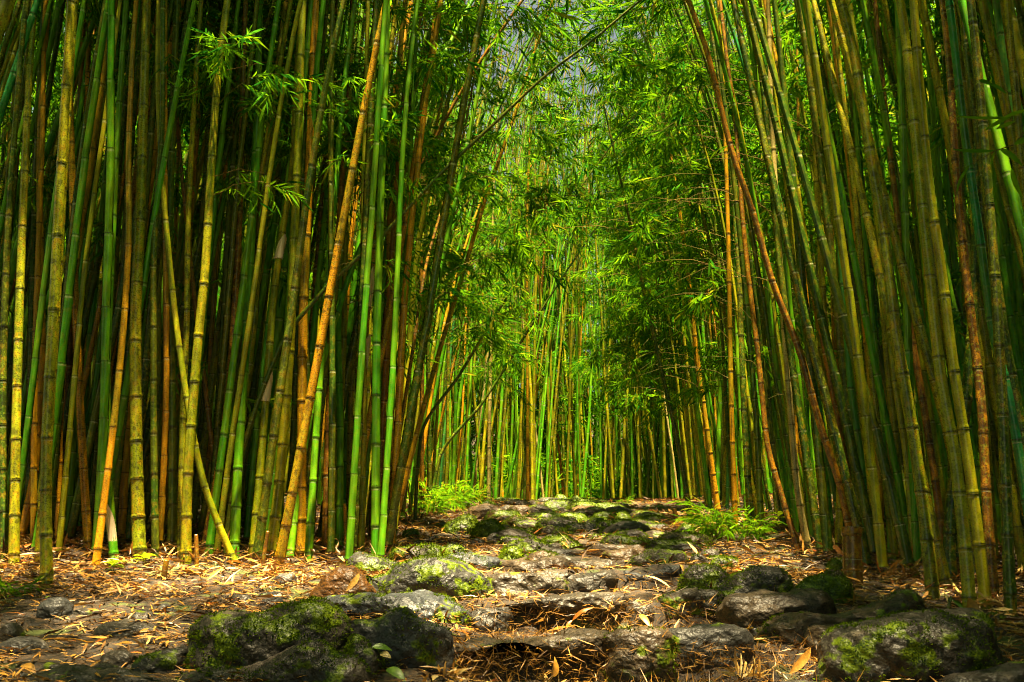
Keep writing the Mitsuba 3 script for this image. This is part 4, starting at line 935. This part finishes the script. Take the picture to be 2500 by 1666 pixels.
def stick(z, x0, y0, x1, y1, w, tone, label, lift=.02, Y=None):
    ox, oy, sc = RZ[z]
    a = foot(ox + x0 / sc, oy + y0 / sc); b = foot(ox + x1 / sc, oy + y1 / sc)
    a[2] += lift; b[2] += lift
    q = w / sc * a[1] / FPX / 2; key = numbered('stick'); tag(key, label, 'stick')
    t = np.linspace(0, 1, 9)[:, None]; pts = a + (b - a) * t + np.random.default_rng(int(x0)).normal(0, q * .5, (9, 3)) + [0, 0, .012] * np.sin(np.pi * t)
    m = tube(pts, np.linspace(q, q * .6, 9), 8, KINDS.index(tone) + .5, np.linspace(.1, 3.9, 9)); put(key, m[:2], 'mat_culm', True, m[2])
stick('B', 165, 862, 372, 850, 12, 'P', 'grey dry stick lying in the bright left litter')
stick('C', 850, 470, 1135, 472, 11, 'P', 'straight pale stick lying across the upper trail')
stick('E', 1130, 640, 1420, 790, 16, 'P', 'straw coloured stick in the litter right of the stump')
stick('E', 310, 525, 620, 455, 14, 'B', 'brown stick lying at the foot of the right poles')
stick('E', 1690, 700, 1900, 950, 22, 'P', 'pale split cane leaning in the right litter')
stick('E', 1400, 690, 1560, 770, 10, 'O', 'thin amber stick near the right giants')
stick('B', 1060, 645, 1115, 545, 18, 'P', 'pale stick propped by the olive verge boulder', .05)
stick('A', 200, 1400, 430, 1415, 9, 'B', 'thin dark stick in the shaded left litter')
stick('A', 0, 1050, 240, 1045, 8, 'B', 'thin stick along the foot of the left stand')
stick('C', 2110, 1285, 2240, 1210, 14, 'O', 'curved rootlet at the right end of the lowest step', .03)
def straw(z, x, y, w, h, n, label, Y=None):
    ox, oy, sc = RZ[z]; b = foot(ox + x / sc, oy + y / sc); W, H = w / sc * b[1] / FPX, h / sc * b[1] / FPX
    r = np.random.default_rng(int(x)); key = numbered('straw_tuft'); tag(key, label, 'straw')
    for i in range(n):
        a = b + [r.uniform(-.25, .25) * W, r.uniform(-.1, .1), .0]; ang = r.uniform(.15, 3.0)
        blade(a, a + [math.cos(ang) * W * r.uniform(.3, .6), r.normal(0, .06), abs(math.sin(ang)) * H * r.uniform(.5, 1.1)], r.uniform(.005, .014), key, 'blade' + (f'_{i:03d}' if i else ''), 'mat_dead', r.uniform(.5, .85), .1, 3, r.uniform(0, 1.5))
straw('E', 230, 1540, 260, 190, 22, 'golden straw tuft below the long brown rock')
straw('B', 1500, 1520, 220, 130, 14, 'golden straw tuft at the bottom left of the lowest bank')
straw('C', 640, 1560, 120, 90, 8, 'short straw tuft under the middle of the lowest step')
# leafy branch hanging into view at the right edge, each large leaf a part
key = numbered('hanging_branch'); tag(key, 'leafy twig with large blue-green leaves hanging in at the right edge', 'branch')
def P4(x, y, Y): return at(1666 + x / 1.0455, y / 1.0455, Y)
bp = np.array([P4(930, 250, 4.7), P4(880, 330, 4.7), P4(845, 370, 4.7), P4(800, 385, 4.7), P4(735, 420, 4.72)])
m = tube(bp, np.linspace(.005, .0015, 5), 6, .3, np.arange(5)); put(key + '__twig', m[:2], 'mat_twig', True, m[2])
for i, (x0, y0, x1, y1, w, t) in enumerate([(800, 385, 795, 455, .028, .75), (810, 380, 870, 425, .03, .5), (800, 385, 690, 382, .018, .35), (845, 300, 690, 296, .014, .6), (850, 290, 770, 335, .02, .7), (790, 215, 828, 240, .018, .4), (757, 205, 792, 218, .02, .3),
                                           (850, 310, 800, 330, .02, .8), (845, 370, 905, 350, .03, .6), (880, 280, 820, 300, .02, .9), (840, 430, 870, 510, .025, .8), (800, 440, 825, 590, .022, .6), (735, 420, 700, 500, .02, .5), (870, 250, 905, 180, .03, .7)]):
    blade(P4(x0, y0, 4.7), P4(x1, y1, 4.66), w * 1.0, key, 'leaf' + (f'_{i:03d}' if i else ''), 'mat_leaf', t, .08, 5, 1.35)
print('triangles', sum(len(m[1]) for m in mikit.meshkit.WRITTEN.values()), 'entries', len(scene))
